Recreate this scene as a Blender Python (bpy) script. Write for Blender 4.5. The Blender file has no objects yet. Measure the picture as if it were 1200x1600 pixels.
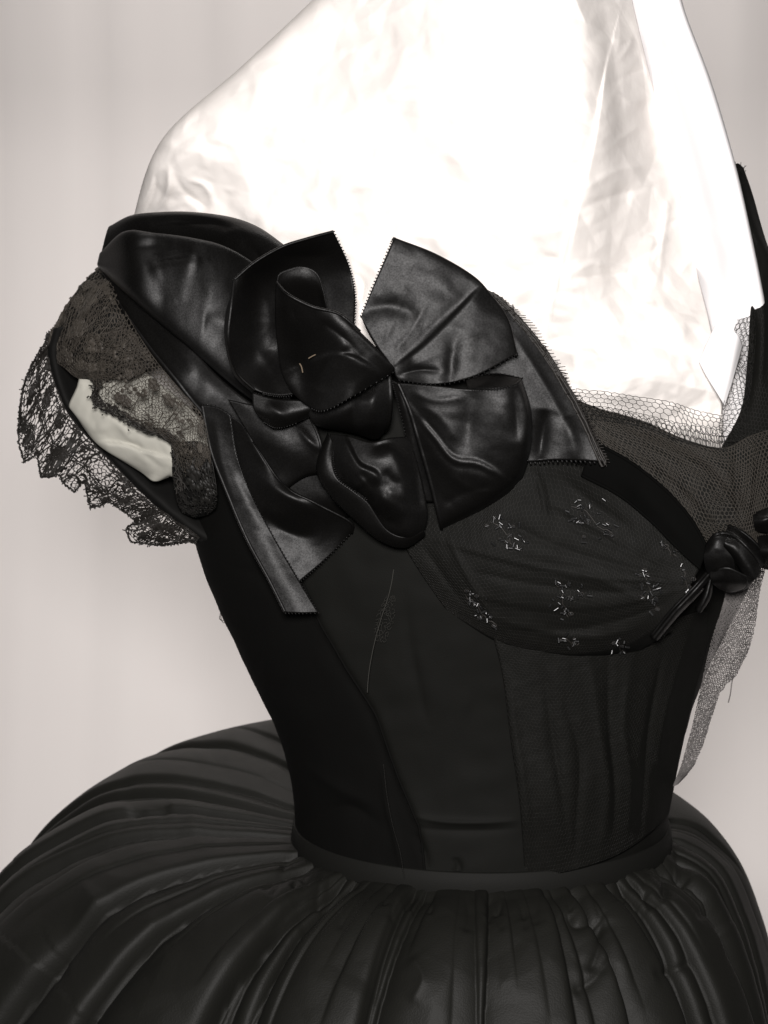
import bpy, math, random
import numpy as np

random.seed(7)
rng = np.random.default_rng(11)
sc = bpy.context.scene
COL = sc.collection

# ------------------------------------------------------------------ camera
F = 3250.0                       # focal length in photograph pixels (1200 x 1600)
PITCH = math.radians(10.0)
CAM = np.array([0.0, -1.35, 1.50])
FWD = np.array([0.0, math.cos(PITCH), -math.sin(PITCH)])
UPV = np.array([0.0, math.sin(PITCH), math.cos(PITCH)])
cam_d = bpy.data.cameras.new("camera")
cam = bpy.data.objects.new("camera", cam_d)
COL.objects.link(cam)
cam.location = CAM
cam.rotation_euler = (math.radians(90) - PITCH, 0, 0)
cam_d.sensor_fit = 'VERTICAL'
cam_d.sensor_height = 24.0
cam_d.lens = 24.0 * F / 1600.0
cam_d.clip_start = 0.05
cam_d.clip_end = 50
cam_d.dof.use_dof = True
cam_d.dof.focus_distance = 1.22
cam_d.dof.aperture_fstop = 12.0
sc.camera = cam

# ------------------------------------------------------------------ light
sc.view_settings.view_transform = 'Standard'
sc.view_settings.look = 'None'
sc.view_settings.exposure = 0.0
sc.view_settings.gamma = 1.0
world = bpy.data.worlds.new("World")
sc.world = world
world.use_nodes = True
world.node_tree.nodes['Background'].inputs[0].default_value = (1.0, 0.97, 0.94, 1)
world.node_tree.nodes['Background'].inputs[1].default_value = 0.045


def lamp(name, loc, target, size, power, color):
    d = bpy.data.lights.new(name, 'AREA')
    d.shape = 'DISK'
    d.size = size
    d.energy = power
    d.color = color
    o = bpy.data.objects.new(name, d)
    COL.objects.link(o)
    v = np.array(target) - np.array(loc)
    o.location = loc
    from mathutils import Vector
    o.rotation_euler = Vector(v).to_track_quat('-Z', 'Y').to_euler()
    return o


lamp("camera_flash", (-0.02, -1.40, 1.63), (0.0, 0.0, 1.28), 0.18, 27.5, (1.0, 0.965, 0.95))
fill = lamp("backdrop_fill", (0.0, 0.72, 3.3), (0.0, 1.36, 0.40), 1.1, 15.0, (1.0, 0.955, 0.925))  # added fill above, out of view, aimed to brighten the lower backdrop
fill.data.spread = math.radians(80)


# ------------------------------------------------------------------ geometry helpers
def P(px, py, h):
    """photograph pixel + metres in front of the body axis -> world point"""
    px, py, h = np.broadcast_arrays(np.asarray(px, float), np.asarray(py, float), np.asarray(h, float))
    a = (px - 600.0) / F
    b = -(py - 800.0) / F
    dy = FWD[1] + b * UPV[1]
    dz = FWD[2] + b * UPV[2]
    t = (-h - CAM[1]) / dy
    return np.stack([CAM[0] + t * a, CAM[1] + t * dy, CAM[2] + t * dz], -1)


def proj(p):
    q = p - CAM
    z = q @ FWD
    return 600 + F * q[..., 0] / z, 800 - F * (q @ UPV) / z


def fade(t, e):
    return np.clip(t / e, 0, 1) ** 2 * (3 - 2 * np.clip(t / e, 0, 1))


def catmull(pts, n):
    pts = np.asarray(pts, float)
    m = len(pts)
    ext = np.vstack([2 * pts[0] - pts[1], pts, 2 * pts[-1] - pts[-2]])
    u = np.linspace(0, m - 1, n)
    i = np.minimum(u.astype(int), m - 2)
    f = (u - i)[:, None]
    a, b, c, d = ext[i], ext[i + 1], ext[i + 2], ext[i + 3]
    return 0.5 * (2 * b + (c - a) * f + (2 * a - 5 * b + 4 * c - d) * f ** 2 + (3 * b - a - 3 * c + d) * f ** 3)


def basis(u, m):
    """Catmull-Rom weights (n, m) for parameters u in 0..1"""
    u = np.clip(np.asarray(u, float), 0, 1) * (m - 1)
    n = len(u)
    i = np.minimum(u.astype(int), m - 2)
    f = u - i
    w = [0.5 * (-f + 2 * f ** 2 - f ** 3), 0.5 * (2 - 5 * f ** 2 + 3 * f ** 3),
         0.5 * (f + 4 * f ** 2 - 3 * f ** 3), 0.5 * (-f ** 2 + f ** 3)]
    W = np.zeros((n, m))
    r = np.arange(n)
    for k in range(4):
        j = i - 1 + k
        lo = j < 0
        hi = j > m - 1
        ok = ~(lo | hi)
        np.add.at(W, (r[ok], j[ok]), w[k][ok])
        if lo.any():
            np.add.at(W, (r[lo], np.zeros(lo.sum(), int)), 2 * w[k][lo])
            np.add.at(W, (r[lo], np.ones(lo.sum(), int)), -w[k][lo])
        if hi.any():
            np.add.at(W, (r[hi], np.full(hi.sum(), m - 1)), 2 * w[k][hi])
            np.add.at(W, (r[hi], np.full(hi.sum(), m - 2)), -w[k][hi])
    return W


def wave(px, py, scale, seed, octaves=3):
    """soft random undulation, about -1..1, made of a few crossed sine waves"""
    r = np.random.default_rng(seed)
    out = np.zeros(np.shape(px))
    for o in range(octaves):
        for _ in range(5):
            a = r.uniform(0, math.tau)
            k = math.tau / (scale / 1.9 ** o) * r.uniform(0.7, 1.3)
            out += np.sin(k * (px * math.cos(a) + py * math.sin(a)) + r.uniform(0, math.tau)) / 5 * 0.6 ** o
    return out


def crumple(px, py, scale, seed, octaves=3):
    """crumpled paper: flat triangular facets meeting in crisp creases, about -0.5..0.5"""
    out = np.zeros(np.shape(px))
    for o in range(octaves):
        r = np.random.default_rng(seed + o)
        T = r.random((97, 97))
        D = r.random((97, 97)) > 0.5
        sc_ = scale / 2.4 ** o
        a = r.uniform(0.3, 1.2)
        X = px + 0.35 * sc_ * wave(px, py, sc_ * 3, seed + 5 + o, 1)
        Y = py + 0.35 * sc_ * wave(px, py, sc_ * 3, seed + 9 + o, 1)
        U = (X * math.cos(a) - Y * math.sin(a)) / sc_ + 300.3
        V = (X * math.sin(a) + Y * math.cos(a)) / sc_ + 300.7
        i, j = np.floor(U).astype(int), np.floor(V).astype(int)
        f, g = U - i, V - j
        i, j = i % 96, j % 96
        h00, h10, h01, h11 = T[j, i], T[j, i + 1], T[j + 1, i], T[j + 1, i + 1]
        A = np.where(f > g, h00 + f * (h10 - h00) + g * (h11 - h10), h00 + g * (h01 - h00) + f * (h11 - h01))
        B = np.where(f + g < 1, h00 + f * (h10 - h00) + g * (h01 - h00), h11 + (1 - f) * (h01 - h11) + (1 - g) * (h10 - h11))
        out += (np.where(D[j, i], A, B) - 0.5) * 0.42 ** o
    return out


def fold_h(px, py, folds):
    """sum of creases: ('v', pts, width px, cm) ridge or valley, ('s', pts, width px, cm) overlapping lip on the left of the line"""
    out = np.zeros(px.shape)
    for kind, pts, w, amp in folds:
        c = catmull(pts, max(8, 5 * len(pts)))
        lim = (30 if kind == 'S' else 8) * w
        box = (px > c[:, 0].min() - lim) & (px < c[:, 0].max() + lim) & (py > c[:, 1].min() - lim) & (py < c[:, 1].max() + lim)
        if not box.any():
            continue
        PX, PY = px[box], py[box]
        best = np.full(PX.shape, 1e9)
        side = np.zeros(PX.shape)
        arc = np.zeros(PX.shape)
        seg = np.hypot(*(c[1:] - c[:-1]).T)
        acc = np.concatenate([[0], np.cumsum(seg)])
        for k in range(len(c) - 1):
            d = c[k + 1] - c[k]
            L2 = d @ d + 1e-9
            t = np.clip(((PX - c[k, 0]) * d[0] + (PY - c[k, 1]) * d[1]) / L2, 0, 1)
            ex = PX - (c[k, 0] + t * d[0])
            ey = PY - (c[k, 1] + t * d[1])
            dist = np.hypot(ex, ey)
            m = dist < best
            best = np.where(m, dist, best)
            side = np.where(m, np.sign(ex * d[1] - ey * d[0]), side)
            arc = np.where(m, (acc[k] + t * seg[k]) / acc[-1], arc)
        tap = fade(arc, 0.18) * fade(1 - arc, 0.18)
        if kind == 'v':
            tap = np.sin(np.clip(arc, 0, 1) * math.pi) ** 0.8
        if kind == 'v':
            e0 = 0.4 * w
            out[box] += amp * np.exp(-(np.sqrt(best ** 2 + e0 * e0) - e0) / (0.62 * w)) * tap
        elif kind == 'c':
            out[box] += amp * np.exp(-np.sqrt(best ** 2 + 1.0) / w) * tap
        else:
            sd = best * side
            out[box] += amp / (1 + np.exp(np.clip(-sd / (0.35 * w), -30, 30))) * np.exp(-np.maximum(sd, 0) / ((13 if kind == 'S' else 4) * w)) * (0.25 + 0.75 * tap) * np.exp(-np.maximum(-sd, 0) / w)
    return out


class Patch:
    """a smooth sheet through a grid of (px, py, cm) points"""
    def __init__(self, rows, folds=(), noise=0.0, nscale=60, seed=1, crease=0.0, cscale=90):
        self.G = np.array(rows, float)
        self.folds = folds
        self.noise = noise
        self.nscale = nscale
        self.seed = seed
        self.crease = crease
        self.cscale = cscale

    def raw(self, u, v):
        g = self.G
        Wv = basis(v, g.shape[0])
        Wu = basis(u, g.shape[1])
        return np.einsum('ni,ijk,nj->nk', Wv, g, Wu)

    def at(self, u, v, lift=0.0):
        q = self.raw(np.asarray(u, float), np.asarray(v, float))
        h = q[:, 2] + lift
        if len(self.folds):
            h = h + fold_h(q[:, 0], q[:, 1], self.folds)
        if self.noise:
            h = h + self.noise * wave(q[:, 0], q[:, 1], self.nscale, self.seed)
        if self.crease:
            h = h + self.crease * crumple(q[:, 0], q[:, 1], self.cscale, self.seed)
        return P(q[:, 0], q[:, 1], h / 100.0)

    def size(self):
        g = self.G
        du = np.hypot(*(g[:, 1:, :2] - g[:, :-1, :2]).reshape(-1, 2).T).reshape(g.shape[0], -1).sum(1).max()
        dv = np.hypot(*(g[1:, :, :2] - g[:-1, :, :2]).reshape(-1, 2).T).reshape(-1, g.shape[1]).sum(0).max()
        return du, dv


class MB:
    """collects quads and links them as one mesh object"""
    def __init__(self):
        self.v = []
        self.f = []
        self.t = []
        self.n = 0

    def add(self, v, f, uv=None):
        self.v.append(np.asarray(v, float).reshape(-1, 3))
        self.f.append(np.asarray(f, int).reshape(-1, 4) + self.n)
        self.n += len(self.v[-1])
        self.t.append(np.zeros((len(self.v[-1]), 2)) if uv is None else np.asarray(uv, float).reshape(-1, 2))

    def grid(self, pts, nu, nv, closed=False, keep=None, uv=None):
        idx = np.arange(nu * nv).reshape(nv, nu)
        if closed:
            idx = np.hstack([idx, idx[:, :1]])
        q = np.stack([idx[:-1, :-1], idx[1:, :-1], idx[1:, 1:], idx[:-1, 1:]], -1).reshape(-1, 4)
        if keep is not None:
            q = q[keep[q].all(1)]
        self.add(pts, q, uv)

    def sheet(self, patch, step=4.0):
        du, dv = patch.size()
        nu = int(max(6, du / step))
        nv = int(max(6, dv / step))
        uu, vv = np.meshgrid(np.linspace(0, 1, nu), np.linspace(0, 1, nv))
        self.grid(patch.at(uu.ravel(), vv.ravel()), nu, nv, uv=np.stack([uu.ravel(), vv.ravel()], -1))

    def tubes(self, A, B, ra, rb=None, sides=3):
        A = np.asarray(A, float).reshape(-1, 3)
        B = np.asarray(B, float).reshape(-1, 3)
        if not len(A):
            return
        ra = np.broadcast_to(np.asarray(ra, float), (len(A),))
        rb = ra if rb is None else np.broadcast_to(np.asarray(rb, float), (len(A),))
        d = B - A
        d /= np.linalg.norm(d, axis=1, keepdims=True) + 1e-12
        ref = np.where(np.abs(d[:, 1:2]) < 0.9, [[0, 1.0, 0]], [[1.0, 0, 0]])
        n1 = np.cross(d, ref)
        n1 /= np.linalg.norm(n1, axis=1, keepdims=True) + 1e-12
        n2 = np.cross(d, n1)
        V = []
        for R, C in ((ra, A), (rb, B)):
            for k in range(sides):
                a = math.tau * k / sides + 0.5
                V.append(C + R[:, None] * (n1 * math.cos(a) + n2 * math.sin(a)))
        V = np.stack(V, 1)
        q = np.array([[k, (k + 1) % sides, sides + (k + 1) % sides, sides + k] for k in range(sides)])
        base = (np.arange(len(A)) * 2 * sides)[:, None, None]
        self.add(V.reshape(-1, 3), (q[None] + base).reshape(-1, 4))

    def line(self, pts, r, sides=5):
        """one continuous round cord"""
        p = np.asarray(pts, float)
        n = len(p)
        r = np.broadcast_to(np.asarray(r, float), (n,))
        d = np.gradient(p, axis=0)
        d /= np.linalg.norm(d, axis=1, keepdims=True) + 1e-12
        ref = np.where(np.abs(d[:, 1:2]) < 0.9, [[0, 1.0, 0]], [[1.0, 0, 0]])
        n1 = np.cross(d, ref)
        n1 /= np.linalg.norm(n1, axis=1, keepdims=True) + 1e-12
        n2 = np.cross(d, n1)
        a = np.arange(sides) * math.tau / sides
        V = p[:, None] + r[:, None, None] * (n1[:, None] * np.cos(a)[None, :, None] + n2[:, None] * np.sin(a)[None, :, None])
        self.grid(V.reshape(-1, 3), sides, n, closed=True)

    def build(self, name, mat, parent=None, thick=0.0, smooth=True, uvless=True):
        v = np.vstack(self.v)
        f = np.vstack(self.f)
        me = bpy.data.meshes.new(name)
        me.vertices.add(len(v))
        me.vertices.foreach_set('co', v.ravel())
        me.loops.add(f.size)
        me.loops.foreach_set('vertex_index', f.ravel().astype(np.int32))
        me.polygons.add(len(f))
        me.polygons.foreach_set('loop_start', (np.arange(len(f)) * 4).astype(np.int32))
        me.polygons.foreach_set('use_smooth', np.full(len(f), smooth))
        me.update(calc_edges=True)
        if mat.get('woven'):
            me.uv_layers.new(name='weave').data.foreach_set('uv', np.vstack(self.t)[f.ravel()].astype(np.float32).ravel())
        me.materials.append(mat)
        o = bpy.data.objects.new(name, me)
        COL.objects.link(o)
        if parent is not None:
            o.parent = parent
        if thick:
            m = o.modifiers.new('thickness', 'SOLIDIFY')
            m.thickness = thick
            m.offset = 0
        return o


def picot(mb, patch, edge, spacing=5.5, length=0.12, r=0.020, u0=0.0, u1=1.0):
    """tiny looped teeth along one edge of a ribbon: edge is 'top', 'bottom', 'left' or 'right'"""
    du, dv = patch.size()
    n = int((du if edge in ('top', 'bottom') else dv) * (u1 - u0) / spacing)
    t = np.linspace(u0, u1, max(n, 3))
    e = 0.02
    one = np.ones_like(t)
    if edge == 'top':
        a, b = patch.at(t, 0 * t), patch.at(t, e * one)
    elif edge == 'bottom':
        a, b = patch.at(t, one), patch.at(t, (1 - e) * one)
    elif edge == 'left':
        a, b = patch.at(0 * t, t), patch.at(e * one, t)
    else:
        a, b = patch.at(one, t), patch.at((1 - e) * one, t)
    out = a - b
    out /= np.linalg.norm(out, axis=1, keepdims=True) + 1e-12
    L = length / 100 * rng.uniform(0.75, 1.25, (len(t), 1))
    a = a + np.array([0, -0.0006, 0])
    mb.tubes(a - out * 0.0006, a + out * L, r / 100, r / 100 * 0.7, 4)


def edge_pts(patch, edge, n=60, lift=0.0):
    t = np.linspace(0, 1, n)
    o = np.ones_like(t)
    return {'top': lambda: patch.at(t, 0 * t, lift), 'bottom': lambda: patch.at(t, o, lift),
            'left': lambda: patch.at(0 * t, t, lift), 'right': lambda: patch.at(o, t, lift)}[edge]()


def inside(px, py, poly):
    poly = np.asarray(poly, float)
    r = np.zeros(np.shape(px), bool)
    j = len(poly) - 1
    for i in range(len(poly)):
        xi, yi = poly[i]
        xj, yj = poly[j]
        c = ((yi > py) != (yj > py)) & (px < (xj - xi) * (py - yi) / (yj - yi + 1e-12) + xi)
        r ^= c
        j = i
    return r


def honeycomb(nu, nv, jit):
    """honeycomb edges in the unit square -> (edges, uv)"""
    ii, jj = np.meshgrid(np.arange(nu), np.arange(nv))
    x = ii.astype(float)
    y = jj + 0.33 * (((ii + jj) % 2) - 0.5)
    x = x + rng.normal(0, jit, x.shape)
    y = y + rng.normal(0, jit, y.shape)
    uv = np.stack([x / (nu - 1), y / (nv - 1)], -1).reshape(-1, 2)
    idx = np.arange(nu * nv).reshape(nv, nu)
    e1 = np.stack([idx[:, :-1], idx[:, 1:]], -1).reshape(-1, 2)
    m = ((ii + jj) % 2 == 1)[:-1]
    e2 = np.stack([idx[:-1][m], idx[1:][m]], -1)
    return np.vstack([e1, e2]), np.clip(uv, 0, 1)


def net(mb, patch, cell, r, jit=0.06, lift=0.06, poly=None, drop=0.0, rvar=0.0, warp=0.0):
    """honeycomb net of round threads lying on a patch; cell in photograph pixels"""
    du, dv = patch.size()
    nu = max(4, int(du / (cell * 0.5)))
    nv = max(4, int(dv / (cell * 0.86)))
    e, uv = honeycomb(nu, nv, jit)
    if warp:
        uv = np.clip(uv + warp * np.stack([np.sin(9 * uv[:, 1] + 4 * uv[:, 0]), np.sin(8 * uv[:, 0] + 2)], -1), 0, 1)
    p = patch.at(uv[:, 0], uv[:, 1], lift)
    keep = np.linalg.norm(p[e[:, 0]] - p[e[:, 1]], axis=1) > 1e-6
    if poly is not None:
        x, y = proj((p[e[:, 0]] + p[e[:, 1]]) / 2)
        keep &= inside(x, y, poly)
    if drop:
        keep &= rng.random(len(e)) > drop
    e = e[keep]
    rr = r / 100 * (1 + rvar * rng.random(len(e)) ** 3)
    mb.tubes(p[e[:, 0]], p[e[:, 1]], rr)


# ------------------------------------------------------------------ materials
def mat(name, color, rough=0.6, spec=0.5, bump=0.0, bscale=400.0, sheen=0.0, aniso=0.0, transl=0.0, cvar=0.0, cscale=30.0, rvar=0.0):
    m = bpy.data.materials.new(name)
    m.use_nodes = True
    nt = m.node_tree
    b = nt.nodes['Principled BSDF']
    b.inputs['Base Color'].default_value = (*color, 1)
    b.inputs['Roughness'].default_value = rough
    b.inputs['Specular IOR Level'].default_value = spec
    if sheen:
        b.inputs['Sheen Weight'].default_value = sheen
        b.inputs['Sheen Roughness'].default_value = 0.4
    tc = nt.nodes.new('ShaderNodeTexCoord')
    if cvar or rvar:
        nz = nt.nodes.new('ShaderNodeTexNoise')
        nz.inputs['Scale'].default_value = cscale
        nz.inputs['Detail'].default_value = 6
        nt.links.new(tc.outputs['Object'], nz.inputs['Vector'])
        if cvar:
            mx = nt.nodes.new('ShaderNodeMix')
            mx.data_type = 'RGBA'
            mx.inputs['A'].default_value = (*[c * (1 - cvar) for c in color], 1)
            mx.inputs['B'].default_value = (*[min(1, c * (1 + cvar)) for c in color], 1)
            nt.links.new(nz.outputs['Fac'], mx.inputs['Factor'])
            nt.links.new(mx.outputs['Result'], b.inputs['Base Color'])
        if rvar:
            mr = nt.nodes.new('ShaderNodeMapRange')
            mr.inputs['To Min'].default_value = rough - rvar
            mr.inputs['To Max'].default_value = rough + rvar
            nt.links.new(nz.outputs['Fac'], mr.inputs['Value'])
            nt.links.new(mr.outputs['Result'], b.inputs['Roughness'])
    if bump:
        n2 = nt.nodes.new('ShaderNodeTexNoise')
        n2.inputs['Scale'].default_value = bscale
        n2.inputs['Detail'].default_value = 3
        nt.links.new(tc.outputs['Object'], n2.inputs['Vector'])
        bp = nt.nodes.new('ShaderNodeBump')
        bp.inputs['Strength'].default_value = bump
        bp.inputs['Distance'].default_value = 0.002
        nt.links.new(n2.outputs['Fac'], bp.inputs['Height'])
        nt.links.new(bp.outputs['Normal'], b.inputs['Normal'])
    return m


M = {
    'satin': None,
    'taffeta': mat('black_taffeta', (0.0094, 0.0093, 0.0078), 0.58, 0.18, bump=0.14, bscale=900, cvar=0.12, cscale=40),
    'silk': mat('black_bodice_silk', (0.0044, 0.0044, 0.0036), 0.72, 0.12, bump=0.12, bscale=1700, cvar=0.2, cscale=50),
    'side': mat('dull_shaded_side_silk', (0.0030, 0.0029, 0.0026), 0.85, 0.08, bump=0.12, bscale=900),  # duller silk; the shade of its turned angle is partly in the colour
    'band': mat('black_grosgrain_waistband', (0.0065, 0.0064, 0.0055), 0.7, 0.15, bump=0.1, bscale=1500),
    'velvet': mat('black_velvet_ribbon', (0.0018, 0.0018, 0.0016), 0.85, 0.05),
    'lining': mat('dark_sleeve_lining', (0.0035, 0.0033, 0.0029), 0.8, 0.2),
    'tulle': mat('black_tulle_thread', (0.0095, 0.0088, 0.0075), 0.55, 0.4),
    'tulle_brown': mat('brown_black_tulle_thread', (0.046, 0.040, 0.033), 0.55, 0.4),
    'lace': mat('brown_black_lace_thread', (0.049, 0.042, 0.034), 0.6, 0.4, cvar=0.5, cscale=120),
    'lace_dark': mat('black_lace_thread', (0.014, 0.012, 0.010), 0.6, 0.4),
    'gauze': mat('lit_grey_gauze', (0.15, 0.14, 0.135), 0.6, 0.4),  # lighter than the other nets: silver of light hitting it put into colour
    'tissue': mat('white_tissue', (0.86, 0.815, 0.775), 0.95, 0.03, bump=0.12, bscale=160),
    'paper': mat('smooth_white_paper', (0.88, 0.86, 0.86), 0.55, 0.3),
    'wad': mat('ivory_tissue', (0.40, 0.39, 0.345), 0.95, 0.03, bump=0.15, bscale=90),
    'bead': mat('jet_glass', (0.010, 0.010, 0.010), 0.30, 0.8),
    'lint': mat('pale_lint', (0.035, 0.034, 0.030), 0.8, 0.2),
    'tan': mat('tan_thread', (0.13, 0.10, 0.07), 0.7, 0.2),
    'backdrop': mat('grey_backdrop_cloth', (0.66, 0.628, 0.612), 0.9, 0.1, cvar=0.03, cscale=4, bump=0.05, bscale=350),
}


def satin(name, along):
    """black satin: floats run one way, so the highlight spreads across them"""
    m = mat(name, (0.0028, 0.0026, 0.0024), 0.48, 0.5, bump=0.06, bscale=1800)
    nt = m.node_tree
    b = nt.nodes['Principled BSDF']
    b.inputs['Anisotropic'].default_value = 0.5
    tg = nt.nodes.new('ShaderNodeTangent')
    tg.direction_type = 'UV_MAP'
    tg.uv_map = 'weave'
    nt.links.new(tg.outputs[0], b.inputs['Tangent'])
    b.inputs['Anisotropic Rotation'].default_value = 0.25 if along == 'u' else 0.0
    tc = [n for n in nt.nodes if n.bl_idname == 'ShaderNodeTexCoord'][0]
    nz = nt.nodes.new('ShaderNodeTexNoise')
    nz.inputs['Scale'].default_value = 1000
    nz.inputs['Detail'].default_value = 2
    nt.links.new(tc.outputs['Object'], nz.inputs['Vector'])
    mr = nt.nodes.new('ShaderNodeMapRange')
    mr.inputs['From Min'].default_value = 0.25
    mr.inputs['From Max'].default_value = 0.75
    mr.inputs['To Min'].default_value = 0.15
    mr.inputs['To Max'].default_value = 0.35
    nt.links.new(nz.outputs['Fac'], mr.inputs['Value'])
    nt.links.new(mr.outputs['Result'], b.inputs['Specular IOR Level'])
    m['woven'] = 1
    return m


M['satin'] = satin('black_satin', 'v')
M['satin_u'] = satin('black_satin_cross', 'u')


def tag(o, label, cat, kind=None):
    o['label'] = label
    if cat:
        o['category'] = cat
    if kind:
        o['kind'] = kind
    return o


# ------------------------------------------------------------------ backdrop
mb = MB()
nx, nz = 220, 60
xx, zz = np.meshgrid(np.linspace(-2.6, 2.6, nx), np.linspace(-0.1, 3.0, nz))
yy = 1.50 - 0.40 * np.clip(1.55 - zz, 0, 3) ** 1.5 + 0.003 * np.sin(xx * 21 + 0.6 * zz) + 0.003 * np.sin(xx * 47 + 1.3) + 0.002 * np.sin(xx * 83 + zz * 1.5)
mb.grid(np.stack([xx, yy, zz], -1).reshape(-1, 3), nx, nz)
bd = mb.build('backdrop', M['backdrop'])
bd['kind'] = 'structure'
tag(bd, 'warm grey cloth backdrop with faint vertical folds behind the gown', None)

# ------------------------------------------------------------------ the gown
gown = bpy.data.objects.new('ball_gown', None)
COL.objects.link(gown)
gown.empty_display_size = 0.1
tag(gown, 'black off-shoulder ball gown with satin bow, lace sleeve and gathered skirt', 'dress')


def loft(rows, nth, nrow):
    """rings through (silhouette y, left px, right px, front depth m, back depth m)"""
    t = np.array(rows, float)
    c = catmull(t, nrow)
    th = np.arange(nth) * math.tau / nth
    L = P(c[:, 1], c[:, 0], 0.0)
    R = P(c[:, 2], c[:, 0], 0.0)
    cx = (L[:, 0] + R[:, 0]) / 2
    rx = (R[:, 0] - L[:, 0]) / 2
    cz = (L[:, 2] + R[:, 2]) / 2
    s, k = np.sin(th), np.cos(th)
    x = cx[:, None] + rx[:, None] * s[None]
    y = -np.where(k > 0, c[:, 3:4] * k[None], c[:, 4:5] * k[None])
    z = np.repeat(cz[:, None], nth, 1)
    return np.stack([x, y, z], -1)


def grid_normals(G, closed=True):
    if closed:
        du = np.roll(G, -1, 1) - np.roll(G, 1, 1)
    else:
        du = np.gradient(G, axis=1)
    dv = np.gradient(G, axis=0)
    n = np.cross(dv, du)
    n /= np.linalg.norm(n, axis=2, keepdims=True) + 1e-12
    return n


# --- bodice
G = loft([(520, 300, 1225, .100, .09), (620, 296, 1222, .108, .10), (740, 296, 1215, .112, .10), (850, 308, 1198, .110, .10),
          (930, 336, 1160, .107, .10), (1000, 368, 1122, .104, .10), (1060, 397, 1095, .101, .10), (1130, 432, 1072, .099, .10),
          (1200, 452, 1056, .099, .10), (1250, 460, 1045, .100, .10), (1310, 462, 1042, .101, .10)], 420, 260)
N = grid_normals(G)
if (N[:, 0, 1] > 0).mean() > 0.5:
    N = -N
bx, by = proj(G)
front = N @ FWD < 0.25
bodice_folds = [
    ('s', [(470, 900), (500, 970), (545, 1050), (590, 1120), (625, 1220), (655, 1290), (668, 1370)], 7, 0.16),
    ('v', [(490, 960), (535, 1045), (580, 1120), (615, 1220), (645, 1290)], 9, -0.12),
    ('v', [(630, 920), (640, 1010), (660, 1100), (672, 1140)], 8, -0.10),
    ('v', [(640, 1272), (690, 1283), (750, 1285), (812, 1282)], 6, 0.14),
    ('v', [(640, 1290), (690, 1297), (750, 1298), (812, 1294)], 7, -0.08),
    ('v', [(600, 1195), (605, 1250), (620, 1310), (632, 1370)], 5, 0.16),
    ('v', [(648, 1300), (662, 1330), (668, 1360)], 6, -0.16),
    ('v', [(712, 1340), (716, 1355), (711, 1372)], 4, -0.20),
    ('v', [(470, 1190), (530, 1230), (590, 1260)], 14, 0.12),
    ('v', [(480, 1290), (540, 1260), (600, 1290)], 12, -0.15),
    ('v', [(340, 880), (420, 905), (470, 960)], 14, -0.08),
]
d = (1.5 * fold_h(bx, by, bodice_folds) + 0.05 * wave(bx, by, 150, 5) + 0.10 * crumple(bx * 1.6, by * 0.7, 70, 31, 2)) / 100.0
G = G + N * (d * front)[..., None]
neck = np.array([(-50, 640), (300, 640), (330, 470), (430, 420), (500, 455), (562, 505), (620, 470), (700, 470), (780, 480), (880, 640), (1000, 668),
                 (1075, 695), (1130, 705), (1180, 660), (1400, 640)], float)
ny = np.interp(bx, neck[:, 0], neck[:, 1])
keep = (by > ny) | (N @ FWD > 0.0)
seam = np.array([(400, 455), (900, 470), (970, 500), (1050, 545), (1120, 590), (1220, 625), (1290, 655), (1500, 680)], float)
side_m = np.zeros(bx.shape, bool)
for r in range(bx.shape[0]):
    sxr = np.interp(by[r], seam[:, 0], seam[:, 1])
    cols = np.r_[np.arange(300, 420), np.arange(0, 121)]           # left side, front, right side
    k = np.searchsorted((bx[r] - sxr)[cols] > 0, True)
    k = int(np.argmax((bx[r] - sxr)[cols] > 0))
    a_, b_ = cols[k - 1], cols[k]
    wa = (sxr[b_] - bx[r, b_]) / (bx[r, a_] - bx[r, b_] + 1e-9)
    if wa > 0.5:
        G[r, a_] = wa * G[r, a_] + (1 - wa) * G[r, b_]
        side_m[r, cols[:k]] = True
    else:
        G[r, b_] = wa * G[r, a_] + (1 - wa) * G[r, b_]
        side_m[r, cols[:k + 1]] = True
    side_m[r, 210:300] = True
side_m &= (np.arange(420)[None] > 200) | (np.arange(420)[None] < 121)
dil = lambda m: m | np.roll(m, 1, 0) | np.roll(m, -1, 0) | np.roll(m, 1, 1) | np.roll(m, -1, 1)
mb = MB()
mb.grid(G.reshape(-1, 3), 420, 260, closed=True, keep=(keep & dil(dil(~side_m))).ravel())
bodice = mb.build('bodice', M['silk'], gown)
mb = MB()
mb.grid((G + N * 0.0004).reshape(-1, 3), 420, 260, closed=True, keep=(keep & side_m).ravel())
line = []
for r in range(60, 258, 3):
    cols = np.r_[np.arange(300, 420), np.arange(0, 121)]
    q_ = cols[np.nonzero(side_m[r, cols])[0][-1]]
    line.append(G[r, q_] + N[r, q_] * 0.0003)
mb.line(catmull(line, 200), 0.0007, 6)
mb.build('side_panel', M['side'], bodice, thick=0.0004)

# --- skirt
z_w = P(750, 1290, 0)[2]
wl, wr = P(462, 1290, 0)[0], P(1042, 1290, 0)[0]
wcx, wrx, wry = (wl + wr) / 2, (wr - wl) / 2, 0.101


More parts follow.
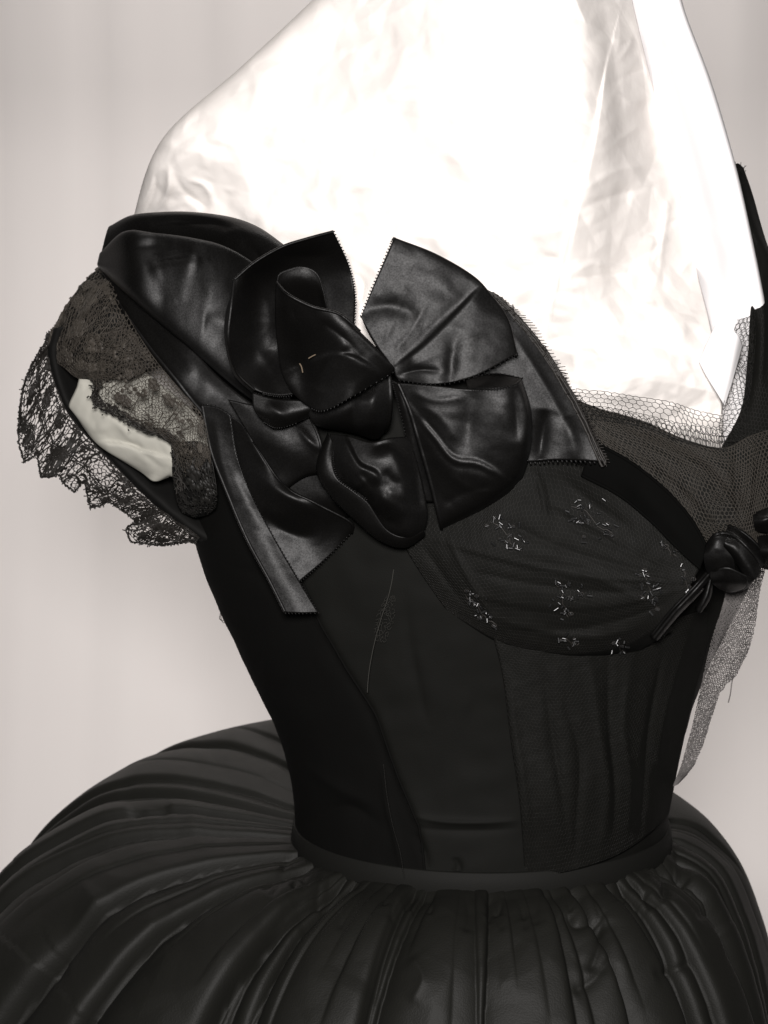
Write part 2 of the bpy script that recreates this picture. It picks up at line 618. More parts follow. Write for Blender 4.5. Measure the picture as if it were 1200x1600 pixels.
def skirt_grid(ns=240):
    th = np.radians(np.concatenate([np.linspace(-150, 115, 1150, endpoint=False), np.linspace(115, 210, 60, endpoint=False)]))
    o = np.argsort(th % math.tau)
    th = (th % math.tau)[o]
    deg = np.degrees(th)
    key = np.array([0, 45, 90, 135, 180, 225, 270, 315, 360.0])
    Rk = np.array([.1554, .1394, .0906, .1882, .2804, .335, .2873, .1862, .1554])
    Hk = np.array([.4633, .435, .3898, .424, .2516, .3377, .3185, .3322, .4633])
    rise = np.array([.0219, -.0008, .0083, .0452, .0881, .0794, .0369, .0184, .0219])
    dg = np.arange(0, 360, 0.5)
    k = np.hanning(61)
    k /= k.sum()
    sm = lambda y: np.interp(deg, np.append(dg, 360), (lambda z: np.append(z, z[0]))(np.convolve((lambda z: np.concatenate([z[-30:], z, z[:30]]))(np.interp(dg, key, y)), k, 'valid')))
    R, H, Z = sm(Rk), sm(Hk), sm(rise)
    s = np.linspace(0, 1, ns) ** 1.1
    a = s[:, None] * math.pi / 2
    e = R[None] * np.sin(a) ** 0.92
    dz = -H[None] * (0.953 * (1 - np.cos(a)) + 0.047 * s[:, None]) + Z[None] * np.sin(np.minimum(a * 1.6, math.pi)) ** 1.0
    x = wcx + (wrx + 0.001) * np.sin(th)[None] + e * np.sin(th)[None]
    y = -((wry + 0.001) * np.cos(th)[None] + e * np.cos(th)[None])
    z = z_w - 0.010 + dz
    return np.stack([x, y, z], -1), th, s


G, th, s = skirt_grid()
N = grid_normals(G)
if N[60, len(th) // 300, 1] > 0:
    N = -N
r2 = np.random.default_rng(21)
g1 = np.zeros((len(s), len(th)))
rad = np.hypot(G[:, :, 0] - wcx, G[:, :, 1])                 # metres from the body axis
def valley(deg_, drift, depth, w1, w2, s0, s1, wob=0.0):
    """one gather: a crease from the waistband outwards, steep on one flank (w1 mm) and drawn out on the other (w2 mm)"""
    c = math.radians(deg_) + drift * s + wob * np.sin(7 * s + deg_)
    d = (th[None] - c[:, None] + math.pi) % math.tau - math.pi
    d = d * rad * 1000.0
    grow = 0.45 + 1.4 * s
    e = np.where(d < 0, np.exp(-np.abs(d) / (w1 * grow[:, None])), np.exp(-np.abs(d) / (w2 * grow[:, None])))
    env = fade(s + 0.02 - s0, 0.06) * (1 - fade(s - s1 * 0.55, s1 * 0.45 + 1e-6)) if s1 < 1 else fade(s + 0.02 - s0, 0.06)
    return -depth / 1000.0 * (env * np.minimum(1, 0.55 + 1.1 * s))[:, None] * e
a_ = -165.0
while a_ < 112:
    front_ = abs(a_) < 62
    deep = r2.random() < 0.34
    w1, w2 = (r2.uniform(1.2, 2.6), r2.uniform(8, 24)) if r2.random() < 0.6 else (r2.uniform(8, 20), r2.uniform(1.2, 2.6))
    g1 += valley(a_, r2.normal(0, 0.06), r2.uniform(7, 13) if deep else r2.uniform(1.8, 5.0), w1, w2, 0.0, 2.0 if deep else r2.uniform(0.12, 0.6), r2.uniform(0, 0.012))
    a_ += r2.uniform(2.6, 7.0) if front_ else r2.uniform(4.0, 10.5)
for a_, dr, dp in ((-72, -0.10, 15), (-60, -0.06, 15), (-44, -0.02, 14), (-40, 0.05, 9), (-92, -0.10, 11), (-112, -0.05, 9), (36, 0.05, 10), (58, 0.10, 13), (74, 0.06, 8), (-20, -0.04, 9), (24, 0.0, 8)):
    g1 += valley(a_, dr, dp * 1.25, 2.2, 15, 0.0, 2.0, 0.01)
g1 -= g1.mean() * 0.6
sx, sy = proj(G)
skirt_folds = [
    ('v', [(-10, 1610), (50, 1528), (100, 1452), (148, 1408)], 30, -1.0),
    ('c', [(884, 1418), (905, 1444), (952, 1424)], 8, -0.35),
    ('c', [(946, 1425), (940, 1470), (925, 1520)], 12, -0.40),
    ('c', [(985, 1366), (1018, 1350), (1036, 1374), (1036, 1414)], 9, -0.40),
    ('c', [(1020, 1524), (1060, 1512), (1095, 1498)], 9, -0.30),
    ('c', [(895, 1550), (930, 1530), (960, 1490)], 12, -0.35),
    ('c', [(1080, 1440), (1120, 1420), (1150, 1450)], 10, -0.3),
    ('c', [(270, 1266), (230, 1262), (200, 1276)], 10, -0.35),
    ('c', [(640, 1490), (660, 1530), (640, 1570)], 12, 0.25),
]
ta = np.radians(r2.uniform(-78, 88, 40))
wp = np.stack([wcx + (wrx + .003) * np.sin(ta), -(wry + .003) * np.cos(ta), np.full(40, z_w - .012)], -1)
wx_, wy_ = proj(wp)
for k in range(40):                                  # short puckers held by the waistband
    L = r2.uniform(18, 70)
    dx = (wx_[k] - 750) / 300.0 * 0.8 + r2.normal(0, 0.25)
    skirt_folds.append(('c', [(wx_[k], wy_[k] - 4), (wx_[k] + dx * L * .5 + r2.normal(0, 4), wy_[k] + L * .5), (wx_[k] + dx * L, wy_[k] + L)], r2.uniform(4, 8), -r2.uniform(.10, .30)))
dd = fold_h(sx, sy, skirt_folds) / 100.0 + 0.0042 * crumple(sx, sy, 95, 9, 2)
vis = 1 / (1 + np.exp((N @ FWD + 0.02) * 25))
dist = fade(np.repeat(s[:, None], len(th), 1), 0.10)
G = G + N * ((dd * vis) * (0.25 + 0.75 * dist) + g1)[..., None]
mb = MB()
mb.grid(G.reshape(-1, 3), len(th), len(s), closed=True)
skirt = mb.build('skirt', M['taffeta'], gown)

# --- waistband
nth = 300
th2 = np.arange(nth) * math.tau / nth
prof = [(-0.002, 0.0032), (0.0014, 0.0032), (0.0018, 0.0028), (0.0028, -0.004), (0.0036, -0.0106), (0.0034, -0.0112), (-0.002, -0.0114)]
V = []
for dr, dz in prof:
    V.append(np.stack([wcx + (wrx + dr) * np.sin(th2), -(wry + dr) * np.cos(th2), np.full(nth, z_w + dz)], -1))
mb = MB()
mb.grid(np.vstack(V), nth, len(prof), closed=True)
waistband = mb.build('waistband', M['band'], gown)

# --- gathered tulle panel on the bodice front
pan = Patch([
    [(770, 990, 10.9), (850, 1000, 11.2), (930, 1000, 10.6), (1010, 985, 9.6), (1075, 960, 8.0), (1120, 950, 5.5)],
    [(786, 1060, 10.7), (860, 1070, 10.9), (935, 1065, 10.2), (1005, 1050, 9.0), (1060, 1030, 7.4), (1098, 1030, 5)],
    [(798, 1150, 10.6), (865, 1160, 10.7), (935, 1150, 9.9), (995, 1130, 8.6), (1040, 1110, 7.0), (1078, 1110, 4.5)],
    [(812, 1250, 10.6), (870, 1250, 10.6), (930, 1240, 9.7), (985, 1220, 8.4), (1025, 1195, 6.6), (1060, 1190, 4.2)],
    [(820, 1368, 9.7), (874, 1364, 9.6), (929, 1350, 8.9), (974, 1330, 7.7), (1014, 1302, 6.0), (1044, 1272, 3.8)],
], folds=[
    ('v', [(850, 1010), (860, 1130), (880, 1260), (890, 1370)], 9, -0.25),
    ('v', [(880, 1090), (905, 1180), (900, 1290), (895, 1360)], 7, -0.30),
    ('v', [(920, 1010), (935, 1130), (950, 1230), (935, 1350)], 10, 0.30),
    ('v', [(950, 1010), (950, 1120), (960, 1240), (955, 1340)], 7, -0.30),
    ('v', [(990, 1010), (975, 1130), (985, 1230), (975, 1330)], 9, 0.30),
    ('v', [(1040, 1000), (1015, 1120), (1005, 1220), (1000, 1310)], 7, -0.30),
    ('v', [(1075, 990), (1040, 1110), (1025, 1210)], 8, 0.25),
    ('v', [(795, 1040), (806, 1150), (822, 1260), (828, 1360)], 8, 0.22),
], noise=0.05, nscale=60, seed=4)
mb = MB()
mb.sheet(pan, 4)
panel = mb.build('tulle_panel', M['silk'], gown, thick=0.0012)
mb = MB()
net(mb, pan, 6.0, 0.011, jit=0.10, lift=0.10, warp=0.004)
pn = mb.build('tulle_netting', M['tulle'], panel)
pn['kind'] = 'stuff'

# ------------------------------------------------------------------ tulle swag, upper bertha, velvet ribbon
swag = Patch([
    [(612, 800, 10.8), (760, 770, 12), (830, 715, 11.9), (930, 738, 11.6), (1010, 805, 12.8), (1095, 885, 13.2)],
    [(632, 852, 11.2), (730, 850, 12.5), (820, 820, 13), (920, 830, 13.2), (1000, 880, 13.5), (1082, 908, 13.5)],
    [(665, 905, 11.2), (740, 920, 12.4), (830, 910, 13), (920, 920, 13.3), (990, 945, 13.4), (1064, 940, 13.3)],
    [(700, 955, 10.6), (770, 990, 11.3), (840, 1005, 11.7), (910, 1010, 11.8), (980, 1000, 12.0), (1045, 965, 12.4)],
    [(712, 966, 9.4), (780, 1008, 9.8), (845, 1023, 9.9), (910, 1029, 9.6), (985, 1021, 9.4), (1050, 985, 10.6)],
], folds=[
    ('v', [(830, 730), (845, 760), (852, 800), (850, 818)], 5, 0.22),
    ('s', [(860, 790), (900, 830), (960, 855), (1010, 880)], 6, 0.18),
    ('v', [(700, 840), (730, 900), (760, 950), (780, 985)], 5, 0.2),
    ('v', [(660, 850), (700, 910), (740, 960)], 9, -0.25),
    ('v', [(870, 905), (920, 900), (980, 925), (1020, 950)], 9, 0.2),
    ('v', [(800, 870), (880, 885), (950, 900)], 12, -0.15),
    ('v', [(760, 960), (840, 985), (930, 995), (1010, 975)], 7, 0.2),
    ('v', [(870, 740), (930, 790), (990, 830)], 9, 0.2),
    ('S', [(690, 850), (800, 880), (930, 905), (1070, 912)], 3, 0.16),
    ('c', [(760, 800), (860, 850), (970, 885), (1078, 906)], 8, -0.22),
    ('S', [(730, 930), (830, 950), (950, 950), (1060, 925)], 3, 0.18),
    ('c', [(830, 770), (920, 820), (1000, 865), (1080, 902)], 7, -0.2),
    ('c', [(780, 985), (880, 985), (980, 965), (1062, 932)], 8, -0.22),
    ('c', [(720, 890), (850, 915), (960, 925), (1065, 918)], 7, -0.18),
], noise=0.05, nscale=70, seed=8)
mb = MB()
mb.sheet(swag, 4)
sw = mb.build('tulle_swag', M['silk'], gown, thick=0.001)
mb = MB()
net(mb, swag, 7.0, 0.014, jit=0.06, lift=0.12, warp=0.005)
pn = mb.build('tulle_netting', M['tulle'], sw)
pn['kind'] = 'stuff'

bertha = Patch([
    [(862, 606, 11.0), (930, 636, 11.2), (1000, 656, 11.7), (1070, 686, 12.2), (1130, 700, 12.4), (1175, 680, 11.9), (1240, 660, 11)],
    [(900, 660, 11.3), (960, 690, 11.9), (1030, 715, 12.5), (1090, 740, 13.0), (1150, 760, 13.3), (1190, 745, 12.8), (1240, 730, 12)],
    [(920, 720, 11), (990, 745, 12.1), (1050, 785, 12.8), (1100, 820, 13.1), (1160, 820, 13.4), (1195, 810, 13), (1240, 810, 12)],
    [(940, 760, 10.5), (1000, 790, 11.5), (1060, 830, 12.2), (1110, 870, 12.5), (1160, 890, 12.5), (1195, 885, 12), (1240, 870, 11.3)],
], folds=[
    ('v', [(930, 655), (1010, 690), (1090, 730), (1150, 800)], 8, 0.22),
    ('v', [(950, 690), (1020, 722), (1080, 770), (1130, 830)], 7, 0.2),
    ('v', [(1000, 670), (1080, 705), (1130, 750), (1165, 810)], 7, -0.2),
    ('v', [(1150, 700), (1150, 760), (1160, 820)], 8, -0.3),
    ('v', [(1180, 690), (1172, 760), (1168, 820)], 7, 0.3),
], noise=0.04, nscale=40, seed=3)
mb = MB()
mb.sheet(bertha, 4)
be = mb.build('tulle_bertha', M['silk'], gown, thick=0.001)
mb = MB()
net(mb, bertha, 7.5, 0.018, jit=0.05, lift=0.10, warp=0.006)
net(mb, bertha, 6.5, 0.015, jit=0.05, lift=0.22, warp=-0.006)
pn = mb.build('tulle_netting', M['tulle_brown'], be)
pn['kind'] = 'stuff'

# loose net edge standing above the neckline, against the white tissue
edge1 = Patch([
    [(872, 596, 11.6), (900, 607, 11.9), (950, 612, 12.2), (1000, 620, 12.5), (1050, 628, 12.8), (1085, 640, 12.9), (1130, 650, 13.0)],
    [(868, 612, 11.5), (900, 625, 11.7), (950, 630, 12.0), (1000, 640, 12.3), (1055, 650, 12.6), (1090, 663, 12.7), (1128, 668, 12.8)],
    [(868, 640, 11.2), (900, 650, 11.4), (950, 655, 11.7), (1000, 668, 12.1), (1060, 690, 12.5), (1100, 700, 12.6), (1135, 705, 12.6)],
], noise=0.05, nscale=40)
mb = MB()
net(mb, edge1, 10.0, 0.02, jit=0.09, lift=0.0,
    poly=[(880, 607), (930, 608), (1000, 618), (1060, 629), (1100, 642), (1140, 650), (1145, 720), (860, 720), (860, 600)])
edge2 = Patch([
    [(880, 632, 11.5), (950, 636, 11.9), (1010, 648, 12.3), (1070, 662, 12.6), (1130, 672, 12.8)],
    [(880, 650, 11.3), (950, 658, 11.7), (1010, 668, 12.1), (1070, 690, 12.5), (1135, 705, 12.6)],
], noise=0.04, nscale=30, seed=5)
net(mb, edge2, 8.5, 0.02, jit=0.10, lift=0.15)
net(mb, edge2, 9.0, 0.02, jit=0.12, lift=0.3, poly=[(870, 640), (1000, 655), (1140, 680), (1140, 720), (870, 720)])
ne = mb.build('net_edging', M['tulle'], gown)

vel = Patch([
    [(926, 690, 12.2), (975, 716, 12.5), (1012, 742, 13.2), (1050, 776, 13.5), (1082, 815, 13.8), (1106, 858, 14)],
    [(918, 714, 12.3), (968, 742, 12.7), (1003, 770, 13.4), (1038, 803, 13.8), (1068, 836, 14), (1100, 872, 14.1)],
    [(908, 742, 12.2), (962, 770, 12.6), (998, 797, 13.2), (1028, 824, 13.6), (1056, 853, 13.8), (1094, 888, 14)],
], noise=0.02)
mb = MB()
mb.sheet(vel, 4)
mb.line(edge_pts(vel, 'top', 60), 0.0006)
mb.line(edge_pts(vel, 'bottom', 60), 0.0006)
mb.build('velvet_ribbon', M['velvet'], gown, thick=0.001)

# wearer's left strap with net over it
strap = Patch([
    [(1146, 258, -3.0), (1152, 256, -3.5), (1160, 262, -4.0)],
    [(1151, 300, -2), (1162, 298, -2.5), (1175, 306, -4)],
    [(1168, 360, 0), (1182, 362, -0.5), (1198, 384, -3)],
    [(1185, 415, 2), (1205, 420, 1.5), (1230, 450, 0)],
    [(1174, 480, 5), (1202, 490, 5), (1240, 520, 3)],
    [(1168, 560, 7), (1200, 570, 7.5), (1240, 580, 6)],
    [(1158, 640, 9.5), (1195, 645, 10), (1240, 650, 9)],
    [(1125, 704, 12), (1180, 715, 12.4), (1240, 730, 12)],
], folds=[('v', [(1190, 420), (1192, 520), (1185, 640)], 5, 0.3), ('v', [(1178, 450), (1180, 540), (1168, 660)], 4, -0.3)], noise=0.05, nscale=40)
mb = MB()
mb.sheet(strap, 4)
st = mb.build('shoulder_strap', M['silk'], gown, thick=0.0015)
mb = MB()
net(mb, strap, 7, 0.015, jit=0.08, lift=0.1)
fr = np.random.default_rng(2)
for _ in range(26):
    t = fr.uniform(0, 0.12)
    a = strap.at([fr.uniform(0, 1)], [t])[0]
    b = a + np.array([fr.normal(0, .0015), fr.normal(0, .001), fr.uniform(.001, .005)])
    mb.tubes([a], [b], 0.00022)
sidenet = Patch([
    [(1152, 500, 6.0), (1166, 496, 5.5), (1180, 490, 5)],
    [(1140, 545, 7.5), (1158, 548, 7.2), (1176, 550, 7)],
    [(1146, 580, 8.6), (1160, 590, 8.4), (1174, 600, 8.2)],
    [(1128, 640, 10), (1148, 640, 9.8), (1166, 640, 9.5)],
    [(1122, 690, 12), (1145, 690, 11.8), (1165, 690, 11.6)],
], noise=0.05)
net(mb, sidenet, 9, 0.019, jit=0.14, lift=0.2)
net(mb, sidenet, 8, 0.017, jit=0.14, lift=0.5)
pn = mb.build('tulle_netting', M['tulle'], st)
pn['kind'] = 'stuff'

# sheer gauze hanging at the right edge; light on it put into its grey
gz = Patch([
    [(1140, 900, 9.0), (1160, 890, 9.0), (1178, 884, 8.5), (1198, 880, 7.5)],
    [(1128, 950, 9.0), (1150, 935, 9.0), (1168, 928, 8.5), (1187, 925, 7.5)],
    [(1112, 1000, 8.0), (1135, 990, 8.6), (1158, 985, 8.2), (1178, 985, 7.0)],
    [(1098, 1060, 7.0), (1120, 1050, 7.8), (1142, 1045, 7.2), (1160, 1042, 6.0)],
    [(1085, 1120, 6.0), (1100, 1115, 6.6), (1115, 1112, 6.0), (1130, 1105, 5.0)],
    [(1066, 1190, 5.0), (1078, 1188, 5.2), (1090, 1186, 4.8), (1098, 1182, 4.4)],
    [(1052, 1228, 4.4), (1058, 1226, 4.5), (1062, 1222, 4.3), (1066, 1218, 4.2)],
], folds=[('v', [(1160, 935), (1135, 1000), (1105, 1070), (1085, 1140)], 5, 0.5), ('v', [(1178, 940), (1155, 1010), (1128, 1065)], 5, 0.5),
          ('v', [(1145, 950), (1125, 1000), (1105, 1050)], 5, -0.4)], noise=0.08, nscale=40)
mb = MB()
gpoly = [(1120, 950), (1136, 890), (1205, 870), (1192, 920), (1180, 985), (1168, 1020), (1150, 1056), (1136, 1068), (1124, 1085), (1112, 1120), (1100, 1160), (1085, 1195), (1050, 1240), (1050, 1200), (1090, 1060)]
net(mb, gz, 3.6, 0.019, jit=0.2, lift=0.0, poly=gpoly, rvar=1.2)
net(mb, gz, 3.8, 0.018, jit=0.2, lift=0.25, poly=gpoly, rvar=1.2, drop=0.25)
c = P([1146, 1143, 1141, 1138], [1052, 1070, 1085, 1098], 0.06)
mb.line(catmull(c, 12), 0.0004)
gauze = mb.build('gauze_remnant', M['gauze'], gown)

# ------------------------------------------------------------------ satin shoulder drape
drape_back = Patch([
    [(176, 362, -4), (205, 344, -3.5), (250, 337, -3), (300, 336, -1), (360, 345, 2), (405, 362, 5), (450, 395, 8)],
    [(170, 356, 0.5), (205, 338, 2.2), (250, 333, 3.6), (300, 333, 5.0), (360, 341, 6.8), (405, 358, 8.6), (450, 390, 10.4)],
    [(160, 392, 1.5), (205, 356, 3.5), (250, 350, 5), (300, 352, 6.2), (360, 364, 8), (405, 388, 9.6), (450, 425, 11)],
    [(156, 412, 1), (205, 385, 3), (250, 385, 4.6), (300, 388, 6), (360, 405, 8), (405, 430, 9.6), (450, 460, 10.8)],
], folds=[('v', [(235, 352), (290, 346), (340, 350), (365, 362)], 7, -0.6), ('v', [(340, 375), (370, 362), (410, 372)], 7, 0.3),
          ('v', [(375, 380), (400, 395), (415, 420)], 7, -0.3)], noise=0.02, nscale=80, seed=2)
mb = MB()
mb.sheet(drape_back, 4)
drape = mb.build('shoulder_drape', M['satin_u'], gown, thick=0.001)

drape_front = Patch([
    [(158, 400, 2.0), (195, 368, 3.6), (245, 372, 5.6), (300, 380, 7.0), (350, 394, 8.4), (400, 424, 9.9), (470, 480, 11)],
    [(157, 396, 3.4), (195, 364, 7.0), (245, 367, 8.1), (300, 374, 8.8), (350, 387, 9.6), (400, 416, 10.9), (470, 470, 11.6)],
    [(154, 408, 3.6), (200, 392, 8.0), (250, 400, 8.8), (310, 408, 9.4), (355, 425, 10.0), (405, 460, 11.0), (470, 510, 11.8)],
    [(153, 413, 3.8), (203, 430, 8.8), (260, 450, 9.5), (320, 470, 9.9), (360, 500, 10.3), (410, 530, 11.0), (470, 560, 11.6)],
    [(154, 416, 3.2), (200, 453, 8.4), (255, 498, 9.6), (310, 540, 10.2), (352, 575, 10.4), (395, 608, 10.6), (450, 640, 10.8)],
    [(155, 418, 2.2), (197, 458, 5.6), (250, 505, 7.4), (303, 548, 8.6), (345, 585, 9.2), (388, 620, 9.7), (440, 655, 10)],
], folds=[
    ('s', [(312, 402), (280, 396), (255, 400), (225, 414)], 7, 0.35),
    ('v', [(225, 420), (255, 406), (285, 402), (316, 406)], 6, -0.30),
    ('v', [(320, 500), (370, 510), (420, 540)], 26, -0.40),
    ('v', [(200, 388), (250, 382), (300, 392)], 12, -0.25),
    
], noise=0.02, nscale=90, seed=12, crease=0.12, cscale=80)
mb = MB()
mb.sheet(drape_front, 3.5)
mb.build('drape_fold', M['satin_u'], drape, thick=0.001)

drape_hem = Patch([
    [(157, 416, 2.0), (200, 452, 4.6), (250, 500, 6.6), (300, 545, 8.0), (340, 588, 8.1), (385, 625, 8.2), (440, 660, 8.2)],
    [(158, 419, 2.6), (200, 466, 5.2), (248, 520, 7.2), (292, 566, 8.5), (330, 605, 8.6), (370, 640, 8.5), (430, 680, 8.4)],
    [(160, 424, 2.8), (198, 482, 5.4), (240, 538, 7.3), (282, 588, 8.6), (318, 630, 8.6), (350, 655, 8.4), (410, 690, 8.2)],
    [(162, 428, 2.6), (196, 489, 5.2), (236, 546, 7.1), (278, 597, 8.4), (314, 640, 8.3), (340, 662, 8.1), (400, 700, 7.9)],
], folds=[('v', [(200, 470), (250, 530), (300, 580)], 9, -0.2)], noise=0.02, nscale=80, seed=14, crease=0.06, cscale=50)
mb = MB()
mb.sheet(drape_hem, 3.5)
mb.line(edge_pts(drape_hem, 'bottom', 90), 0.0015, 8)
mb.build('drape_hem', M['satin_u'], drape, thick=0.001)

# right hand end of the satin drape with its picot edge
dr = Patch([
    [(700, 430, 11.3), (735, 440, 11.4), (770, 457, 11.5)],
    [(720, 500, 12.0), (772, 500, 12.0), (818, 502, 11.7)],
    [(750, 580, 12.2), (815, 575, 12.3), (868, 570, 11.7)],
    [(770, 650, 12.4), (845, 650, 12.6), (912, 645, 12.1)],
    [(780, 728, 12.5), (862, 719, 12.7), (948, 722, 12.9)],
], folds=[('v', [(852, 640), (846, 690), (842, 725)], 12, -0.55), ('v', [(885, 650), (895, 690), (900, 722)], 14, 0.25),
          ('v', [(800, 520), (850, 600), (900, 690)], 8, 0.15)], noise=0.02, nscale=80, seed=16, crease=0.08, cscale=60)
mb = MB()
mb.sheet(dr, 3.5)
picot(mb, dr, 'bottom', 6.5, 0.20, 0.03, 0.3, 0.97)
de = mb.build('drape_end', M['satin'], drape, thick=0.001)
mb = MB()
picot(mb, dr, 'right', 5.6, 0.42, 0.034, 0.0, 0.55)
picot(mb, dr, 'right', 4.5, 0.20, 0.04, 0.5, 1.0)
ep = edge_pts(dr, 'right', 260)
for k in range(4):
    mb.line(ep + np.cumsum(rng.normal(0, 0.00012, ep.shape), 0) * 0.6 + np.array([-0.0008 * k, -0.001, -0.0006 * k]), 0.0009, 5)
a = ep[rng.integers(0, 260, 380)]
mb.tubes(a, a + rng.normal(0, 0.0016, a.shape) + np.array([-0.001, -0.001, -0.0012]), 0.0003)
mb.build('chenille_edging', M['lace_dark'], drape)

# ------------------------------------------------------------------ satin bow
knot = Patch([
    [(478, 640, 13), (530, 624, 14), (575, 604, 14.6), (608, 586, 14)],
    [(490, 660, 12.8), (535, 645, 14.2), (578, 630, 15.0), (610, 625, 14.2)],
    [(505, 668, 12.2), (545, 665, 13.4), (580, 662, 14.5), (607, 660, 13.4)],
    [(520, 670, 11.5), (555, 677, 12.1), (587, 687, 12.6), (601, 673, 12.1)],
], folds=[('v', [(590, 600), (582, 630), (586, 665)], 9, 0.2), ('v', [(555, 625), (552, 650), (560, 672)], 9, -0.25)], noise=0.03, seed=31)
mb = MB()
mb.sheet(knot, 3)
mb.line(edge_pts(knot, 'right', 40), 0.0010, 6)
bow = mb.build('bow', M['satin'], gown, thick=0.001)


def loop(name, patch, picots=(), rolls=(), step=3.0, roll=0.0007, weave='satin'):
    patch.crease, patch.cscale = 0.10, 52
    mb = MB()
    mb.sheet(patch, step)
    for e in picots:
        picot(mb, patch, *e)
    for e in rolls:
        mb.line(edge_pts(patch, e, 80), roll, 8)
    return mb.build(name, M[weave], bow, thick=0.0005)


# big open loop at the upper left, seen into
loop('ribbon_loop', Patch([
    [(366, 437, 14.6), (398, 410, 14.2), (440, 386, 13.8), (480, 373, 13.8), (521, 362, 14.2)],
    [(361, 480, 15.2), (398, 452, 12.6), (445, 430, 11.9), (492, 420, 11.9), (544, 412, 12.8)],
    [(357, 532, 15.2), (398, 512, 12.2), (445, 495, 11.5), (500, 480, 11.6), (554, 455, 12.6)],
    [(369, 580, 14.2), (402, 565, 12.4), (440, 555, 11.9), (495, 545, 11.9), (554, 500, 12.2)],
    [(398, 610, 13.8), (420, 616, 13.8), (448, 618, 13.4), (490, 605, 12.6), (548, 555, 12)],
], folds=[('v', [(400, 430), (418, 480), (425, 545)], 14, 0.35), ('v', [(385, 530), (420, 570), (440, 612)], 14, 0.25),
          ('v', [(430, 400), (470, 400), (520, 400)], 12, -0.2)], noise=0.015, nscale=75, seed=41),
     picots=[('bottom', 5.5, 0.109, 0.0190, 0.15, 0.55), ('right', 5.5, 0.088, 0.0190, 0, 0.8)], rolls=['left', 'top'])
# its outside, turning away behind the rim
loop('ribbon_loop', Patch([
    [(366, 437, 14.6), (375, 437, 13.0), (390, 430, 11.5)],
    [(361, 480, 15.2), (355, 482, 14.0), (372, 485, 11.5)],
    [(357, 532, 15.2), (352, 530, 14.0), (370, 525, 11.0)],
    [(369, 580, 14.2), (366, 584, 13.0), (385, 585, 11.0)],
    [(398, 610, 13.8), (396, 615, 12.5), (410, 612, 11.0)],
], seed=42))
# front left loop: near wall, then far wall seen through its mouth
loop('ribbon_loop', Patch([
    [(432, 441, 15.8), (450, 460, 17.0), (487, 479, 17.2), (530, 491, 17.0), (562, 518, 16.4)],
    [(430, 480, 15.8), (460, 500, 16.6), (500, 513, 16.7), (540, 522, 17.1), (584, 540, 16.2)],
    [(432, 530, 15.0), (465, 545, 14.9), (505, 553, 15.9), (550, 556, 17.0), (602, 560, 16.0)],
    [(440, 580, 14.0), (470, 582, 13.9), (508, 600, 15.3), (556, 592, 16.6), (616, 574, 15.8)],
    [(455, 612, 13.5), (478, 632, 14.0), (505, 642, 15.0), (550, 620, 16.4), (614, 582, 15.6)],
], folds=[('v', [(535, 495), (580, 540), (612, 575)], 10, 0.35), ('v', [(500, 610), (515, 570), (550, 540)], 14, -0.4),
          ('v', [(545, 535), (525, 560), (510, 600)], 10, 0.3), ('S', [(600, 588), (560, 560), (520, 552), (470, 570)], 4, 0.22), ('c', [(455, 470), (470, 530), (478, 590)], 9, -0.3), ('c', [(500, 500), (540, 530), (575, 570)], 8, -0.2)], noise=0.015, nscale=75, seed=43),
     picots=[('bottom', 5.5, 0.122, 0.0204, 0.35, 1.0)], rolls=['top'], roll=0.0008)
loop('ribbon_loop', Patch([
    [(433, 441, 15.8), (436, 428, 15.6), (452, 420, 15.4), (475, 416, 15.2), (496, 428, 15.2), (507, 460, 15.2)],
    [(438, 455, 15.6), (446, 445, 15.3), (460, 440, 15.2), (478, 440, 15.1), (496, 450, 15.0), (510, 480, 15.0)],
    [(440, 485, 14.6), (450, 480, 14.4), (465, 475, 14.2), (480, 475, 14.1), (496, 485, 14.1), (512, 505, 14.0)],
], seed=44))
# small petal under it
loop('ribbon_loop', Patch([
    [(394, 612, 12.6), (430, 622, 13.0), (470, 625, 13.1), (508, 628, 13)],
    [(397, 640, 12.9), (425, 648, 13.3), (460, 646, 13.3), (500, 638, 13)],
    [(413, 660, 12.5), (432, 669, 12.8), (459, 663, 12.8), (494, 645, 12.5)],
], folds=[('v', [(420, 630), (440, 650), (450, 665)], 10, 0.2)], noise=0.015, nscale=70, seed=45), picots=[('bottom', 5.1, 0.109, 0.0190, 0.0, 0.7)])
# lower loop: cupped band round a puffed middle
loop('ribbon_loop', Patch([
    [(516, 678, 12.6), (545, 681, 13.8), (580, 690, 14.4), (610, 684, 14.2), (640, 682, 13.0)],
    [(514, 705, 12.6), (540, 712, 14.0), (575, 722, 14.9), (615, 720, 14.9), (654, 730, 13.4)],
    [(514, 740, 12.4), (540, 748, 13.7), (575, 758, 14.8), (620, 765, 14.9), (664, 775, 13.4)],
    [(530, 770, 12.2), (556, 776, 13.0), (588, 795, 14.1), (627, 806, 14.4), (668, 808, 13.0)],
    [(556, 800, 11.6), (577, 816, 12.3), (604, 834, 13.1), (634, 842, 13.2), (660, 836, 12.2)],
    [(560, 805, 9.5), (580, 820, 9.5), (605, 838, 9.5), (630, 845, 9.5), (655, 838, 9.5)],
], folds=[
    ('S', [(596, 760), (588, 738), (564, 726), (550, 704), (540, 678)], 3, 0.45),
    ('v', [(522, 705), (556, 742), (592, 778), (640, 800)], 14, 0.32),
    ('v', [(530, 755), (575, 798), (630, 825)], 14, -0.38),
    ('c', [(604, 690), (622, 730), (634, 790)], 10, 0.25),
    ('c', [(640, 690), (650, 740), (656, 800)], 7, -0.30),
    ('c', [(600, 735), (614, 752), (634, 756)], 5, -0.16),
    ('c', [(580, 700), (606, 694), (640, 706)], 6, -0.2),
    ('c', [(560, 735), (580, 760), (585, 790)], 7, -0.18),
    ('c', [(612, 760), (606, 790), (615, 815)], 7, 0.18),
], noise=0.02, nscale=60, seed=46))
